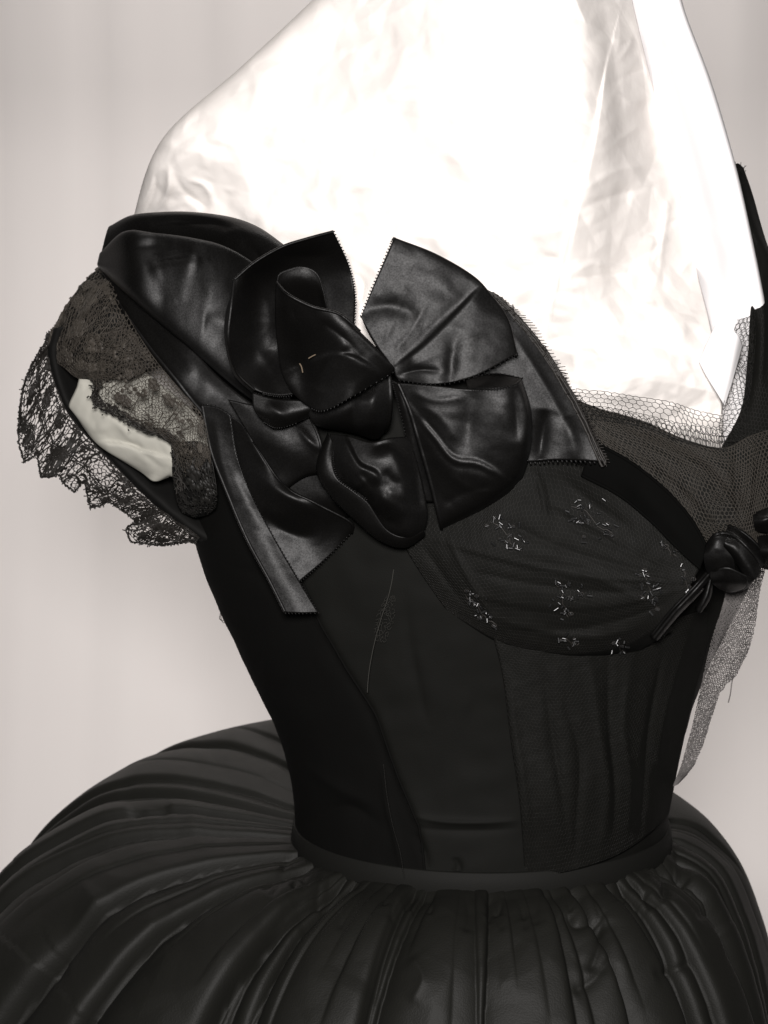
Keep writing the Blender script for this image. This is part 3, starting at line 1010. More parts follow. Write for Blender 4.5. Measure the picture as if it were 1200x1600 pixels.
loop('ribbon_loop', Patch([
    [(512, 677, 12.6), (497, 715, 13.0), (497, 745, 13.2), (518, 777, 13.3), (553, 812, 13.2), (593, 845, 12.9), (632, 856, 12.7), (664, 838, 12.2)],
    [(515, 682, 12.9), (501, 716, 13.4), (503, 746, 13.6), (526, 774, 13.6), (558, 804, 13.6), (595, 840, 13.2), (632, 852, 13.0), (664, 833, 12.5)],
    [(519, 688, 13.0), (509, 718, 13.6), (514, 746, 13.8), (540, 769, 13.9), (567, 791, 13.9), (599, 832, 13.5), (632, 845, 13.3), (662, 829, 12.7)],
    [(523, 694, 12.9), (520, 720, 13.6), (528, 748, 13.9), (554, 768, 14.0), (575, 785, 14.0), (604, 827, 13.6), (634, 839, 13.4), (660, 825, 12.6)],
], seed=55), picots=[('bottom', 4.5, 0.12, 0.02, 0.05, 0.55)])
# upper right loop, fanned flat
loop('ribbon_loop', Patch([
    [(564, 495, 13.7), (580, 455, 13.5), (597, 415, 13.3), (613, 378, 13.1), (617, 372, 12.8), (614, 380, 11.5)],
    [(575, 520, 13.9), (620, 470, 13.7), (650, 432, 13.5), (675, 401, 13.3), (680, 397, 12.9), (672, 405, 11.6)],
    [(590, 545, 14.1), (640, 510, 13.9), (688, 470, 13.7), (732, 436, 13.5), (738, 431, 13.1), (728, 440, 11.8)],
    [(605, 565, 14.2), (650, 540, 14.1), (702, 502, 13.9), (760, 466, 13.6), (767, 462, 13.2), (757, 470, 11.8)],
    [(618, 588, 14.2), (670, 572, 14.3), (730, 545, 14.2), (787, 504, 13.8), (792, 500, 13.4), (780, 512, 12.0)],
    [(624, 594, 14.1), (680, 600, 14.6), (740, 588, 14.5), (800, 557, 14.0), (807, 553, 13.6), (795, 560, 12.6)],
], folds=[
    ('S', [(754, 444), (704, 497), (662, 538), (618, 572)], 4, 0.34),
    ('v', [(618, 564), (656, 531), (696, 492), (742, 446)], 12, -0.14),
    ('v', [(555, 494), (605, 478), (655, 492)], 18, -0.26),
    ('v', [(714, 515), (706, 560), (702, 612)], 12, -0.20),
    ('v', [(620, 586), (655, 578), (690, 580)], 6, -0.22), ('c', [(612, 555), (640, 520), (670, 470)], 5, 0.07), ('c', [(600, 540), (615, 500), (640, 440)], 6, -0.07), ('c', [(625, 580), (680, 555), (760, 520)], 6, 0.06),
    ('v', [(640, 420), (690, 450), (720, 480)], 22, 0.15),
    
], noise=0.015, nscale=90, seed=47), picots=[('top', 5.1, 0.088, 0.0190, 0, 0.8), ('bottom', 5.1, 0.109, 0.0204, 0.0, 0.85)], weave='satin_u')
# mid right loop
loop('ribbon_loop', Patch([
    [(622, 598, 13.8), (680, 602, 14.5), (740, 608, 14.8), (790, 604, 15.0), (810, 598, 14.7), (815, 592, 14.0)],
    [(640, 640, 13.9), (690, 650, 14.7), (745, 650, 15.0), (795, 645, 15.1), (821, 640, 14.7), (829, 640, 13.5)],
    [(655, 690, 13.8), (700, 705, 14.6), (750, 705, 14.9), (796, 700, 14.9), (821, 694, 14.5), (830, 690, 13.4)],
    [(672, 750, 13.6), (712, 760, 14.1), (752, 758, 14.4), (786, 748, 14.5), (809, 740, 14.1), (820, 735, 13.2)],
    [(688, 815, 13.2), (715, 804, 13.5), (746, 792, 13.6), (775, 776, 13.6), (797, 761, 13.2), (812, 752, 12)],
    [(690, 826, 11.5), (720, 812, 11.8), (750, 797, 12.0), (780, 779, 12.0), (800, 766, 11.6), (808, 756, 11)],
    [(695, 815, 9.5), (720, 800, 9.5), (748, 785, 9.5), (775, 765, 9.5), (792, 750, 9.5), (798, 745, 9.5)],
], folds=[
    ('S', [(792, 746), (750, 722), (710, 715), (680, 680), (652, 645)], 4, 0.30),
    ('v', [(650, 652), (678, 690), (706, 724), (748, 732), (790, 756)], 8, -0.18),
    ('v', [(742, 600), (733, 650), (728, 715)], 22, -0.38),
    ('v', [(822, 600), (824, 660), (812, 720)], 9, 0.15),
    ('v', [(800, 600), (806, 640), (808, 690)], 11, -0.30),
    ('c', [(640, 610), (680, 625), (730, 620)], 6, 0.10),
    ('c', [(655, 630), (690, 655), (715, 690)], 5, 0.08),
    ('c', [(700, 740), (740, 765), (790, 768)], 7, 0.10),
    ('c', [(690, 790), (725, 770), (770, 760)], 8, -0.12),
], noise=0.015, nscale=80, seed=48), rolls=['left'], roll=0.0010)
# lip of its mouth
loop('ribbon_loop', Patch([
    [(728, 594, 13.9), (750, 586, 14.1), (780, 584, 14.2), (816, 591, 14.1)],
    [(730, 602, 14.3), (752, 597, 14.6), (778, 596, 14.9), (812, 596, 14.6)],
    [(732, 608, 14.7), (752, 608, 15.2), (778, 607, 15.5), (803, 602, 15.2)],
], seed=49), picots=[('top', 5.1, 0.095, 0.0204, 0.25, 1), ('bottom', 5.1, 0.095, 0.0204, 0.1, 0.9)])
# narrow turned edge between the lower and mid right loops
loop('ribbon_loop', Patch([
    [(612, 594, 13.6), (624, 600, 13.8), (634, 606, 13.4)],
    [(622, 630, 13.6), (634, 636, 13.7), (646, 640, 13.0)],
    [(634, 680, 13.2), (646, 684, 13.2), (656, 684, 12.6)],
    [(644, 730, 12.8), (656, 734, 12.7), (668, 734, 12.2)],
    [(652, 780, 12.2), (668, 784, 12.2), (682, 784, 11.8)],
], seed=50), picots=[('left', 4.7, 0.095, 0.0204, 0, 0.8)])

# tails at the lower left
loop('ribbon_tail', Patch([
    [(316, 632, 8.9), (340, 636, 9.3), (360, 648, 9.6)],
    [(329, 700, 9.1), (350, 704, 9.5), (371, 713, 9.7)],
    [(351, 760, 9.6), (374, 765, 9.9), (394, 775, 9.9)],
    [(385, 840, 10.3), (409, 840, 10.5), (431, 845, 10.5)],
    [(420, 905, 11.0), (444, 905, 11.2), (466, 905, 11.1)],
    [(446, 957, 11.6), (470, 958, 11.8), (498, 957, 11.7)],
], folds=[('v', [(335, 650), (345, 720), (370, 790)], 9, 0.12)], noise=0.015, nscale=100, seed=51),
     picots=[('bottom', 5.1, 0.095, 0.0204), ('right', 5.5, 0.068, 0.0204), ('top', 6.0, 0.068, 0.0177)], rolls=['left'], roll=0.0009)
loop('ribbon_tail', Patch([
    [(350, 645, 9.3), (375, 660, 9.8), (396, 690, 10.2)],
    [(372, 716, 9.4), (408, 722, 10.5), (442, 757, 10.9)],
    [(393, 778, 9.6), (440, 785, 11.0), (492, 786, 11.4)],
    [(429, 845, 10.0), (482, 838, 10.2), (546, 815, 11.0)],
    [(467, 910, 10.6), (506, 876, 10.2), (550, 832, 10.4)],
], folds=[('v', [(400, 740), (440, 770), (500, 800)], 14, 0.30), ('v', [(410, 800), (450, 830), (500, 840)], 16, -0.35)], noise=0.015, nscale=100, seed=52),
     picots=[('bottom', 5.1, 0.095, 0.0204)], rolls=['right'], roll=0.0007)
loop('ribbon_tail', Patch([
    [(356, 624, 10.3), (420, 638, 11.0), (485, 652, 11.4)],
    [(396, 690, 10.8), (440, 695, 11.6), (500, 690, 11.9)],
    [(442, 757, 10.9), (472, 738, 11.4), (503, 732, 11.7)],
    [(448, 764, 10.2), (478, 745, 10.8), (508, 740, 11)],
], folds=[('v', [(465, 665), (480, 685), (500, 705)], 6, 0.25)], noise=0.015, nscale=90, seed=53), rolls=['right'], roll=0.0008)
loop('ribbon_tail', Patch([
    [(446, 760, 10.0), (478, 742, 10.5), (510, 738, 10.8)],
    [(480, 786, 10.3), (510, 780, 10.7), (540, 785, 10.8)],
    [(520, 806, 10.2), (545, 808, 10.5), (575, 812, 10.5)],
], noise=0.03, seed=54))

# tan threads caught in the heart of the bow
mb = MB()
mb.line(catmull(P([482, 487, 493], [560, 557, 554], 0.158), 8), 0.00035)
mb.line(catmull(P([468, 471, 473], [568, 573, 582], 0.155), 8), 0.0004)
o = mb.build('loose_thread', M['tan'], bow)
o['label'] = 'short tan thread ends caught in the bow'

# ------------------------------------------------------------------ centre front rosette
ros = Patch([
    [(1106, 850, 13.4), (1118, 836, 14.2), (1136, 834, 14.4), (1156, 846, 14.2), (1174, 866, 13.4)],
    [(1101, 866, 13.8), (1114, 858, 14.2), (1136, 858, 14.2), (1160, 870, 14.4), (1184, 888, 14.0)],
    [(1103, 886, 13.6), (1120, 884, 14.0), (1140, 884, 13.8), (1162, 888, 14.2), (1184, 898, 13.6)],
    [(1112, 904, 12.8), (1128, 906, 13.0), (1146, 908, 13.2), (1162, 908, 13.2), (1178, 906, 13.0)],
    [(1120, 916, 12.0), (1134, 921, 12.4), (1148, 924, 12.6), (1160, 922, 12.6), (1172, 914, 12.2)],
], folds=[('S', [(1188, 896), (1166, 868), (1144, 846), (1126, 836)], 3, 0.5), ('v', [(1128, 840), (1122, 868), (1132, 895)], 8, -0.5),
          ('S', [(1116, 900), (1140, 884), (1168, 884), (1186, 900)], 3, 0.45), ('v', [(1130, 900), (1145, 908), (1165, 905)], 6, -0.3)], noise=0.03, nscale=30, seed=61, crease=0.15, cscale=26)
mb = MB()
mb.sheet(ros, 2.5)
mb.line(edge_pts(ros, 'top', 40), 0.0008, 6)
rosette = mb.build('ribbon_rosette', M['satin'], gown, thick=0.001)
for k, g in enumerate([
    [[(1104, 850, 14.0), (1120, 836, 14.9), (1148, 840, 14.6)], [(1100, 868, 14.6), (1118, 862, 15.2), (1146, 866, 15.0)], [(1104, 890, 14.0), (1122, 892, 14.8), (1148, 892, 14.4)], [(1112, 900, 13), (1126, 904, 13.6), (1146, 902, 13.4)]],
    [[(1136, 838, 15.0), (1158, 848, 15.5), (1180, 872, 15.2), (1189, 894, 14.4)], [(1131, 850, 15.4), (1150, 864, 15.6), (1168, 884, 15.4), (1180, 904, 14.8)], [(1136, 864, 14.2), (1150, 880, 14.8), (1162, 898, 14.8), (1172, 912, 13.8)]],
    [[(1108, 894, 14.2), (1136, 886, 15.2), (1168, 900, 15.0)], [(1112, 908, 14.2), (1138, 908, 14.8), (1166, 913, 14.4)], [(1122, 918, 12.8), (1142, 925, 13.2), (1162, 919, 13.0)]],
    [[(1138, 822, 13.5), (1160, 832, 14.2), (1182, 852, 14.2), (1196, 874, 13.4)], [(1134, 832, 14.2), (1155, 845, 15.2), (1176, 866, 15.2), (1190, 886, 14)], [(1140, 842, 13), (1158, 858, 13.5), (1176, 880, 13.5), (1186, 896, 12.8)]],
    [[(1176, 802, 13.2), (1195, 796, 13.6), (1225, 780, 13)], [(1178, 815, 14), (1198, 812, 14.6), (1228, 800, 14)], [(1180, 830, 13.2), (1200, 832, 13.6), (1230, 825, 13)]],
    [[(1184, 838, 13), (1205, 836, 13.6), (1230, 830, 13)], [(1186, 862, 14), (1206, 862, 14.6), (1232, 855, 14)], [(1188, 886, 12.6), (1206, 890, 12.8), (1230, 885, 12.4)]],
    [[(1106, 893, 13.2), (1082, 920, 13.6), (1050, 954, 13.2), (1018, 994, 12.4)], [(1109, 897, 13.5), (1086, 924, 13.9), (1054, 958, 13.5), (1022, 998, 12.6)], [(1112, 902, 12.8), (1091, 929, 13.2), (1059, 962, 12.8), (1027, 1000, 12.2)]],
    [[(1109, 898, 13), (1098, 928, 13.2), (1087, 950, 12.8)], [(1112, 902, 13.2), (1104, 932, 13.5), (1092, 957, 13.0)], [(1113, 905, 12.8), (1110, 932, 13), (1096, 955, 12.6)]],
]):
    p = Patch(g, noise=0.03, nscale=30, seed=70 + k, crease=0.14, cscale=24)
    mb = MB()
    mb.sheet(p, 2.5)
    if k in (3, 6):
        mb.line(edge_pts(p, 'top', 30), 0.0008, 6)
    mb.build('ribbon_loop', M['satin'], rosette, thick=0.001)

# ------------------------------------------------------------------ jet bead sprigs on the swag
bead_proto = None


def uv_of(patch, x, y):
    uu, vv = np.meshgrid(np.linspace(0, 1, 90), np.linspace(0, 1, 90))
    q = patch.raw(uu.ravel(), vv.ravel())
    k = np.argmin((q[:, 0] - x) ** 2 + (q[:, 1] - y) ** 2)
    return uu.ravel()[k], vv.ravel()[k]


def bead_mesh():
    mb = MB()
    z = np.array([-0.5, -0.49, -0.46, -0.44, 0.44, 0.46, 0.49, 0.5])
    r = np.array([0.25, 0.44, 0.5, 0.5, 0.5, 0.5, 0.44, 0.25])
    mb.line(np.stack([0 * z, 0 * z, z], -1), r, 7)
    o = mb.build('bead', M['bead'], None, smooth=True)
    me = o.data
    bpy.data.objects.remove(o)
    return me


BEAD = bead_mesh()
from mathutils import Vector
br = np.random.default_rng(5)


def sprig(cx, cy, axis, n, length, spread):
    a = math.radians(axis)
    ax, ay = math.cos(a), math.sin(a)
    mb = MB()
    stem = np.array([(cx + ax * t * length, cy + ay * t * length + 4 * math.sin(t * 5)) for t in np.linspace(-1, 1, 14)])
    uv = np.array([uv_of(swag, *q) for q in stem])
    mb.line(swag.at(uv[:, 0], uv[:, 1], 0.14), 0.0004, 5)
    pos = []
    for _ in range(n):
        t = br.uniform(-1, 1)
        o = br.normal(0, spread * (0.5 + 0.5 * (1 - t * t)))
        x, y = cx + ax * t * length - ay * o, cy + ay * t * length + ax * o
        u, v = uv_of(swag, x, y)
        pos.append((swag.at([u], [v], 0.30)[0], x, y))
    # little couched loops of cord round the beads
    for p, x, y in pos[::4]:
        tt = np.linspace(0, math.tau, 9)
        rr = br.uniform(0.0008, 0.0016)
        ring = p + np.stack([rr * np.cos(tt), 0 * tt + 0.0006, rr * 0.7 * np.sin(tt)], -1)
        mb.line(ring, 0.0004, 4)
    root = mb.build('bead_sprig', M['lace_dark'], gown)
    for p, x, y in pos:
        b = bpy.data.objects.new('bead', BEAD)
        COL.objects.link(b)
        b.parent = root
        b.location = p
        ang = a + br.normal(0, 0.9)
        d = Vector((math.cos(ang), br.normal(0, 0.22), -math.sin(ang)))
        b.rotation_euler = d.to_track_quat('Z', 'Y').to_euler()
        L = br.uniform(0.0013, 0.0036)
        w = 0.0015
        b.scale = (w, w, L)


for a in [(792, 838, 50, 32, 36, 14), (925, 812, 40, 34, 40, 14), (752, 955, 48, 30, 38, 8), (880, 938, 80, 32, 30, 14), (1016, 925, 70, 30, 36, 9),
          (890, 1004, 20, 11, 18, 6), (968, 1010, 60, 10, 12, 7), (1072, 905, 70, 10, 26, 6), (1046, 860, 50, 6, 16, 4)]:
    sprig(*a)

# ------------------------------------------------------------------ sleeve with lace
sl = Patch([
    [(84, 515, 1.0), (76, 560, 0.5), (104, 640, 0.5), (158, 704, 1), (228, 774, 2), (300, 836, 3.0), (345, 858, 3)],
    [(90, 512, 2.2), (84, 562, 1.8), (112, 640, 1.7), (166, 700, 2.2), (236, 768, 3.0), (306, 826, 3.8), (346, 848, 4)],
    [(110, 510, 1.5), (108, 570, 0.5), (140, 635, 0.0), (196, 690, 0.2), (262, 745, 1.0), (314, 794, 2.0), (332, 812, 1.5)],
    [(140, 505, -0.5), (150, 560, -2), (180, 610, -2.5), (230, 660, -2.5), (290, 710, -1.5), (330, 755, 0), (346, 790, 1.5)],
    [(180, 500, -2), (200, 540, -3), (230, 580, -3.5), (270, 620, -3.5), (310, 670, -3), (340, 715, -1), (350, 755, 1)],
], noise=0.08, nscale=60, seed=81)
mb = MB()
mb.sheet(sl, 4)
sleeve = mb.build('sleeve', M['lining'], gown, thick=0.0015)

# upper sleeve under the satin: dark, lace covered
cap = Patch([
    [(158, 418, 1.5), (180, 440, 3.5), (215, 500, 5.0), (250, 555, 6.0)],
    [(132, 442, 1.2), (160, 465, 4.0), (195, 520, 5.6), (235, 572, 6.5)],
    [(104, 478, 1.0), (135, 500, 4.0), (168, 540, 5.6), (205, 590, 6.5)],
    [(82, 522, 0.6), (105, 545, 3.0), (130, 570, 4.6), (150, 592, 5.2)],
    [(80, 560, 0.5), (100, 575, 2.2), (120, 590, 3.2), (138, 592, 3.6)],
], folds=[('v', [(100, 540), (140, 520), (200, 530)], 8, 0.4), ('v', [(120, 490), (160, 480), (200, 500)], 8, 0.3)], noise=0.1, nscale=40, seed=82)
mb = MB()
mb.sheet(cap, 4)
mb.build('sleeve_cap', M['lining'], sleeve, thick=0.001)


def blob(mb, patch, u, v, r, lift):
    """a small solid worked motif: a bumpy disc of stitches"""
    n = 8
    a = np.arange(n) * math.tau / n
    du, dv = patch.size()
    rr = r * (1 + 0.35 * rng.random(n))
    uu = np.clip(u + rr * np.cos(a) / du, 0, 1)
    vv = np.clip(v + rr * np.sin(a) / dv, 0, 1)
    ring = patch.at(uu, vv, lift)
    top = patch.at(np.clip(u + 0.45 * rr * np.cos(a) / du, 0, 1), np.clip(v + 0.45 * rr * np.sin(a) / dv, 0, 1), lift + 0.06)
    cen = np.repeat(patch.at([u], [v], lift + 0.07), n, 0)
    mb.grid(np.vstack([ring, top, cen]), n, 3, closed=True)


def lace(mb, patch, cell, r, motifs, ribs, poly=None, lift=0.1, jit=0.16, rib_r=0.035, seed=0, brange=(2.5, 6), flowers=0):
    net(mb, patch, cell, r, jit=jit, lift=lift, poly=poly, rvar=1.2, drop=0.04, warp=0.006)
    q = np.random.default_rng(seed)
    du, dv = patch.size()

    def ok(u, v):
        if poly is None:
            return True
        x, y = proj(patch.at([u], [v]))
        return inside(x, y, poly)[0]
    for _ in range(motifs):
        u, v = q.uniform(0.02, 0.98, 2)
        if not ok(u, v):
            continue
        k = q.integers(3, 7)
        a0 = q.uniform(0, math.tau)
        s = q.uniform(*brange)
        for j in range(k):                         # leaf shaped cluster
            a = a0 + j * 0.5
            uu = u + s * 1.5 * j * math.cos(a) / du
            vv = v + s * 1.5 * j * math.sin(a) / dv
            if 0 < uu < 1 and 0 < vv < 1 and ok(uu, vv):
                blob(mb, patch, uu, vv, s * q.uniform(0.7, 1.2), lift + 0.02)
    for _ in range(flowers):                       # open five-petalled motifs outlined in thicker thread
        u, v = q.uniform(0.05, 0.95), q.uniform(0.15, 0.85)
        if not ok(u, v):
            continue
        a0 = q.uniform(0, 6)
        R_ = q.uniform(5, 9)
        for j in range(5):
            a = a0 + j * math.tau / 5
            tt = np.linspace(0, math.tau, 9)
            uu = np.clip(u + (R_ * math.cos(a) + 0.55 * R_ * np.cos(tt)) / du, 0, 1)
            vv = np.clip(v + (R_ * math.sin(a) + 0.55 * R_ * np.sin(tt)) / dv, 0, 1)
            mb.line(patch.at(uu, vv, lift + 0.06), 0.00045, 4)
            blob(mb, patch, float(np.clip(u + R_ * math.cos(a) / du, 0, 1)), float(np.clip(v + R_ * math.sin(a) / dv, 0, 1)), R_ * 0.3, lift + 0.03)
        blob(mb, patch, u, v, R_ * 0.35, lift + 0.05)
    for _ in range(ribs):                          # couched outlining threads, curving from rim to edge
        u0 = q.uniform(0, 1)
        v0, v1 = sorted(q.uniform(0, 1, 2))
        if v1 - v0 < 0.2:
            v1 = min(1, v0 + 0.35)
        t = np.linspace(0, 1, 14)
        uu = np.clip(u0 + q.normal(0, 0.03) * t + q.normal(0, 0.02) * np.sin(t * 6 + q.uniform(0, 6)), 0, 1)
        vv = v0 + (v1 - v0) * t
        p = patch.at(uu, vv, lift + 0.05)
        if poly is not None:
            x, y = proj(p)
            m = inside(x, y, poly)
            if m.sum() < 4:
                continue
            p = p[m]
        if len(p) > 2:
            mb.line(p, rib_r / 100 * q.uniform(0.5, 1.2), 4)


# lace on the sleeve cap
mb = MB()
lace(mb, cap, 7.5, 0.020, 16, 40, lift=0.15, rib_r=0.025, seed=1, brange=(2, 4))
lace(mb, cap, 7.0, 0.017, 8, 30, lift=0.35, rib_r=0.025, seed=2, brange=(2, 4), flowers=16)
cb = catmull([(158, 416), (134, 440), (108, 474), (90, 505), (80, 525), (82, 550)], 60)
for k in range(3):
    jx = cb + rng.normal(0, 1.3, cb.shape) + np.array([1.5 * k - 1, 0])
    mb.line(P(jx[:, 0], jx[:, 1], 0.012), 0.0006, 4)
a_ = P(cb[:, 0], cb[:, 1], 0.012)[rng.integers(20, 60, 120)]
mb.tubes(a_, a_ + rng.normal(0, 0.0009, a_.shape), 0.0005)
mb.build('lace_overlay', M['lace'], sleeve)

# lace falling over the tissue, between cap and hem
fall = Patch([
    [(196, 486, 5.6), (222, 532, 7.0), (250, 572, 7.8), (284, 612, 8.6), (316, 650, 9.0), (328, 700, 9.0), (330, 760, 8.6)],
    [(170, 520, 5.8), (200, 560, 7.2), (232, 596, 8.2), (266, 632, 8.8), (300, 668, 9.1), (316, 712, 9.0), (322, 775, 8.4)],
    [(140, 560, 5.0), (176, 592, 6.8), (212, 624, 7.8), (248, 656, 8.4), (284, 690, 8.7), (300, 730, 8.4), (306, 790, 7.8)],
    [(132, 600, 4.2), (160, 625, 5.8), (196, 650, 7.0), (234, 672, 7.6), (268, 698, 7.8), (280, 745, 7.4), (285, 800, 6.8)],
], folds=[('v', [(210, 560), (250, 610), (290, 650)], 7, 0.35), ('v', [(180, 580), (240, 640), (290, 690)], 7, -0.3)], noise=0.1, nscale=45, seed=84)
fpoly = [(150, 480), (200, 480), (330, 650), (334, 730), (322, 716), (312, 736), (300, 722), (290, 742), (280, 724), (272, 730), (268, 692), (250, 680), (222, 672), (196, 660), (180, 648), (158, 640), (148, 628), (144, 616), (150, 606), (138, 590), (130, 575)]
mb = MB()
lace(mb, fall, 7.5, 0.015, 16, 26, poly=fpoly, lift=0.1, rib_r=0.026, seed=3, brange=(2, 4.5))
lace(mb, fall, 8.0, 0.012, 6, 6, poly=fpoly, lift=0.4, rib_r=0.024, seed=4, brange=(2, 3), flowers=9)
mb.build('lace_overlay', M['lace'], sleeve)
mb = MB()
# dense worked border along the lower edge
bpts = [(140, 585), (150, 606), (144, 618), (150, 630), (160, 640), (180, 648), (198, 660), (222, 672), (250, 682), (268, 694), (272, 730), (280, 770)]
c = catmull(bpts, 90)
for k in range(4):
    jx = c + rng.normal(0, 1.6, c.shape) + np.array([2.4, -2.6]) * k
    hh = np.interp(np.linspace(0, 1, 90), [0, .3, .75, 1], [4.6, 6.2, 7.9, 7.3])
    mb.line(P(jx[:, 0], jx[:, 1], (hh + 0.25) / 100), 0.0006, 4)
for _ in range(150):
    i = rng.integers(0, 90)
    x, y = c[i] + rng.normal(0, 4, 2) + np.array([5, -8]) * rng.random()
    p = P(x, y, (np.interp(i / 89, [0, .3, .75, 1], [4.6, 6.2, 7.9, 7.3]) + 0.3) / 100)
    mb.tubes([p], [p + rng.normal(0, 0.0013, 3)], 0.0005)
mb.build('lace_border', M['lace_dark'], sleeve)

# denser lace and net where the sleeve meets the bodice
side = Patch([
    [(268, 690, 7.6), (290, 690, 8.4), (312, 690, 8.4), (328, 700, 8.3)],
    [(270, 740, 7.0), (292, 740, 8.0), (316, 745, 8.2), (338, 762, 8.2)],
    [(276, 780, 6.0), (298, 786, 7.0), (320, 790, 7.4), (338, 790, 7.4)],
    [(284, 800, 4.6), (302, 808, 5.2), (318, 806, 5.6), (332, 800, 5.8)],
], noise=0.1, nscale=40, seed=85)
mb = MB()
mb.sheet(Patch(side.G - np.array([0, 0, 0.8])), 4)
mb.build('sleeve_side', M['lining'], sleeve, thick=0.001)
mb = MB()
spoly = [(262, 690), (335, 690), (348, 760), (338, 792), (326, 804), (316, 796), (304, 812), (292, 798), (284, 806), (270, 770)]
lace(mb, side, 6.5, 0.020, 30, 26, poly=spoly, lift=0.0, rib_r=0.028, seed=6, brange=(2, 4.5))
mb.build('lace_overlay', M['tulle'], sleeve)

# the standing lace flounce beyond the sleeve edge, pleated and scalloped
inner = catmull([(92, 520), (84, 560), (106, 640), (160, 706), (228, 776), (270, 806), (312, 840)], 29)
outer = catmull([(76, 518), (50, 569), (35, 608), (29, 660), (29, 692), (42, 728), (66, 748), (92, 752), (116, 770), (140, 794), (166, 796), (186, 806), (204, 836), (226, 851), (262, 853), (304, 850)], 29)
hin = np.interp(np.linspace(0, 1, 29), [0, .3, .7, 1], [0.8, 0.8, 1.8, 4.0])
rows = []
for t in (0.0, 0.2, 0.4, 0.6, 0.8, 1.0):
    q = inner * (1 - t) + outer * t
    h = hin - 1.0 * t + 0.9 * t * np.sin(np.arange(29) * 1.75) + 0.25
    rows.append(np.column_stack([q, h]))
fl = Patch(rows, noise=0.1, nscale=30, seed=86)
opoly = [(100, 505), (76, 518), (70, 536), (50, 569), (41, 590), (35, 608), (31, 640), (29, 660), (29, 692), (38, 722), (58, 710), (64, 746), (80, 745), (94, 742), (98, 754), (116, 769), (132, 750), (141, 793), (156, 791), (167, 782),
         (198, 802), (212, 815), (196, 827), (205, 847), (250, 852), (296, 847), (308, 850), (350, 840), (240, 740), (160, 690), (120, 620), (110, 560)]
mb = MB()
lace(mb, fl, 7.5, 0.024, 110, 0, poly=opoly, lift=0.0, jit=0.2, seed=9, brange=(1.8, 3.6), flowers=22)
q = np.random.default_rng(33)
for k in range(120):                                # radiating veins
    u0 = q.uniform(0, 1)
    t = np.linspace(q.uniform(0, 0.3), q.uniform(0.75, 1.0), 16)
    uu = np.clip(u0 + q.normal(0, 0.012) * t + 0.006 * np.sin(t * 9 + k), 0, 1)
    p = fl.at(uu, t, 0.06)
    x, y = proj(p)
    m = inside(x, y, opoly)
    if m.sum() > 4:
        mb.line(p[m], 0.0003 * q.uniform(0.6, 1.9), 4)
for v0 in (0.06, 0.12, 0.45, 0.5):                  # heading and mid bands
    u = np.linspace(0, 1, 200)
    mb.line(fl.at(u, v0 + 0.02 * np.sin(u * 60) + q.normal(0, 0.012, 200), 0.1), 0.00045, 4)
for k in range(700):                               # worked clumps, denser towards the heading and edge
    u0 = q.uniform(0, 1)
    v0 = q.choice([q.normal(0.08, 0.05), q.normal(0.46, 0.08), q.normal(0.93, 0.05)])
    v0 = float(np.clip(v0, 0, 1))
    p = fl.at([u0], [v0], 0.05)[0]
    x, y = proj(p[None])
    if inside(x, y, opoly)[0]:
        blob(mb, fl, u0, v0, q.uniform(0.9, 2.3), 0.05)
oc = np.vstack([np.linspace(opoly[i], opoly[i + 1], max(3, int(np.hypot(*(np.array(opoly[i + 1]) - opoly[i])) / 2.2)), endpoint=False) for i in range(1, 26)])
ho = np.interp(np.linspace(0, 1, len(oc)), [0, .3, .7, 1], [0.6, 0.2, 1.2, 3.4]) + 0.2 * np.sin(np.arange(len(oc)) * 0.4)
for k in range(2):
    jx = oc + q.normal(0, 1.0, oc.shape)
    mb.line(P(jx[:, 0], jx[:, 1], ho / 100), 0.0005, 4)
pp = P(oc[:, 0], oc[:, 1], ho / 100)
mb.tubes(pp, pp + q.normal(0, 0.0009, pp.shape), 0.0004)
mb.build('lace_flounce', M['lace_dark'], sleeve)

# stray thread off the side seam, frayed lint on the bodice
mb = MB()
mb.line(catmull(P([352, 346, 343, 349, 354, 350, 345, 348, 356, 362], [952, 956, 966, 970, 962, 955, 962, 972, 974, 978], 0.004), 60), 0.00022, 4)
o = mb.build('loose_thread', M['lint'], gown)
mb = MB()
lp = Patch([[(604, 930, 10.6), (612, 930, 10.6), (618, 932, 10.6)], [(588, 965, 10.6), (602, 962, 10.6), (616, 966, 10.6)], [(584, 1000, 10.5), (592, 1002, 10.5), (602, 1004, 10.5)]])
net(mb, lp, 5.0, 0.009, jit=0.28, lift=0.25, drop=0.3)
mb.build('frayed_net', M['lint'], gown)
mb = MB()
mb.line(catmull(P([615, 612, 606, 596, 585, 578, 575, 574], [890, 910, 935, 965, 1005, 1040, 1065, 1082], [.105, .106, .107, .107, .107, .106, .105, .105]), 40), 0.0003, 4)
mb.build('loose_thread', M['lint'], gown)
for k in range(1):
    mb = MB()
    q_ = np.array([[600, 1195], [604, 1240], [614, 1290], [624, 1330], [632, 1372]], float) + rng.normal(0, 2.2, (5, 2))
    mb.line(catmull(P(q_[:, 0], q_[:, 1], np.array([.1035, .104, .1045, .105, .1055])), 30), 0.00016, 4)
    mb.build('loose_thread', M['tulle'], gown)

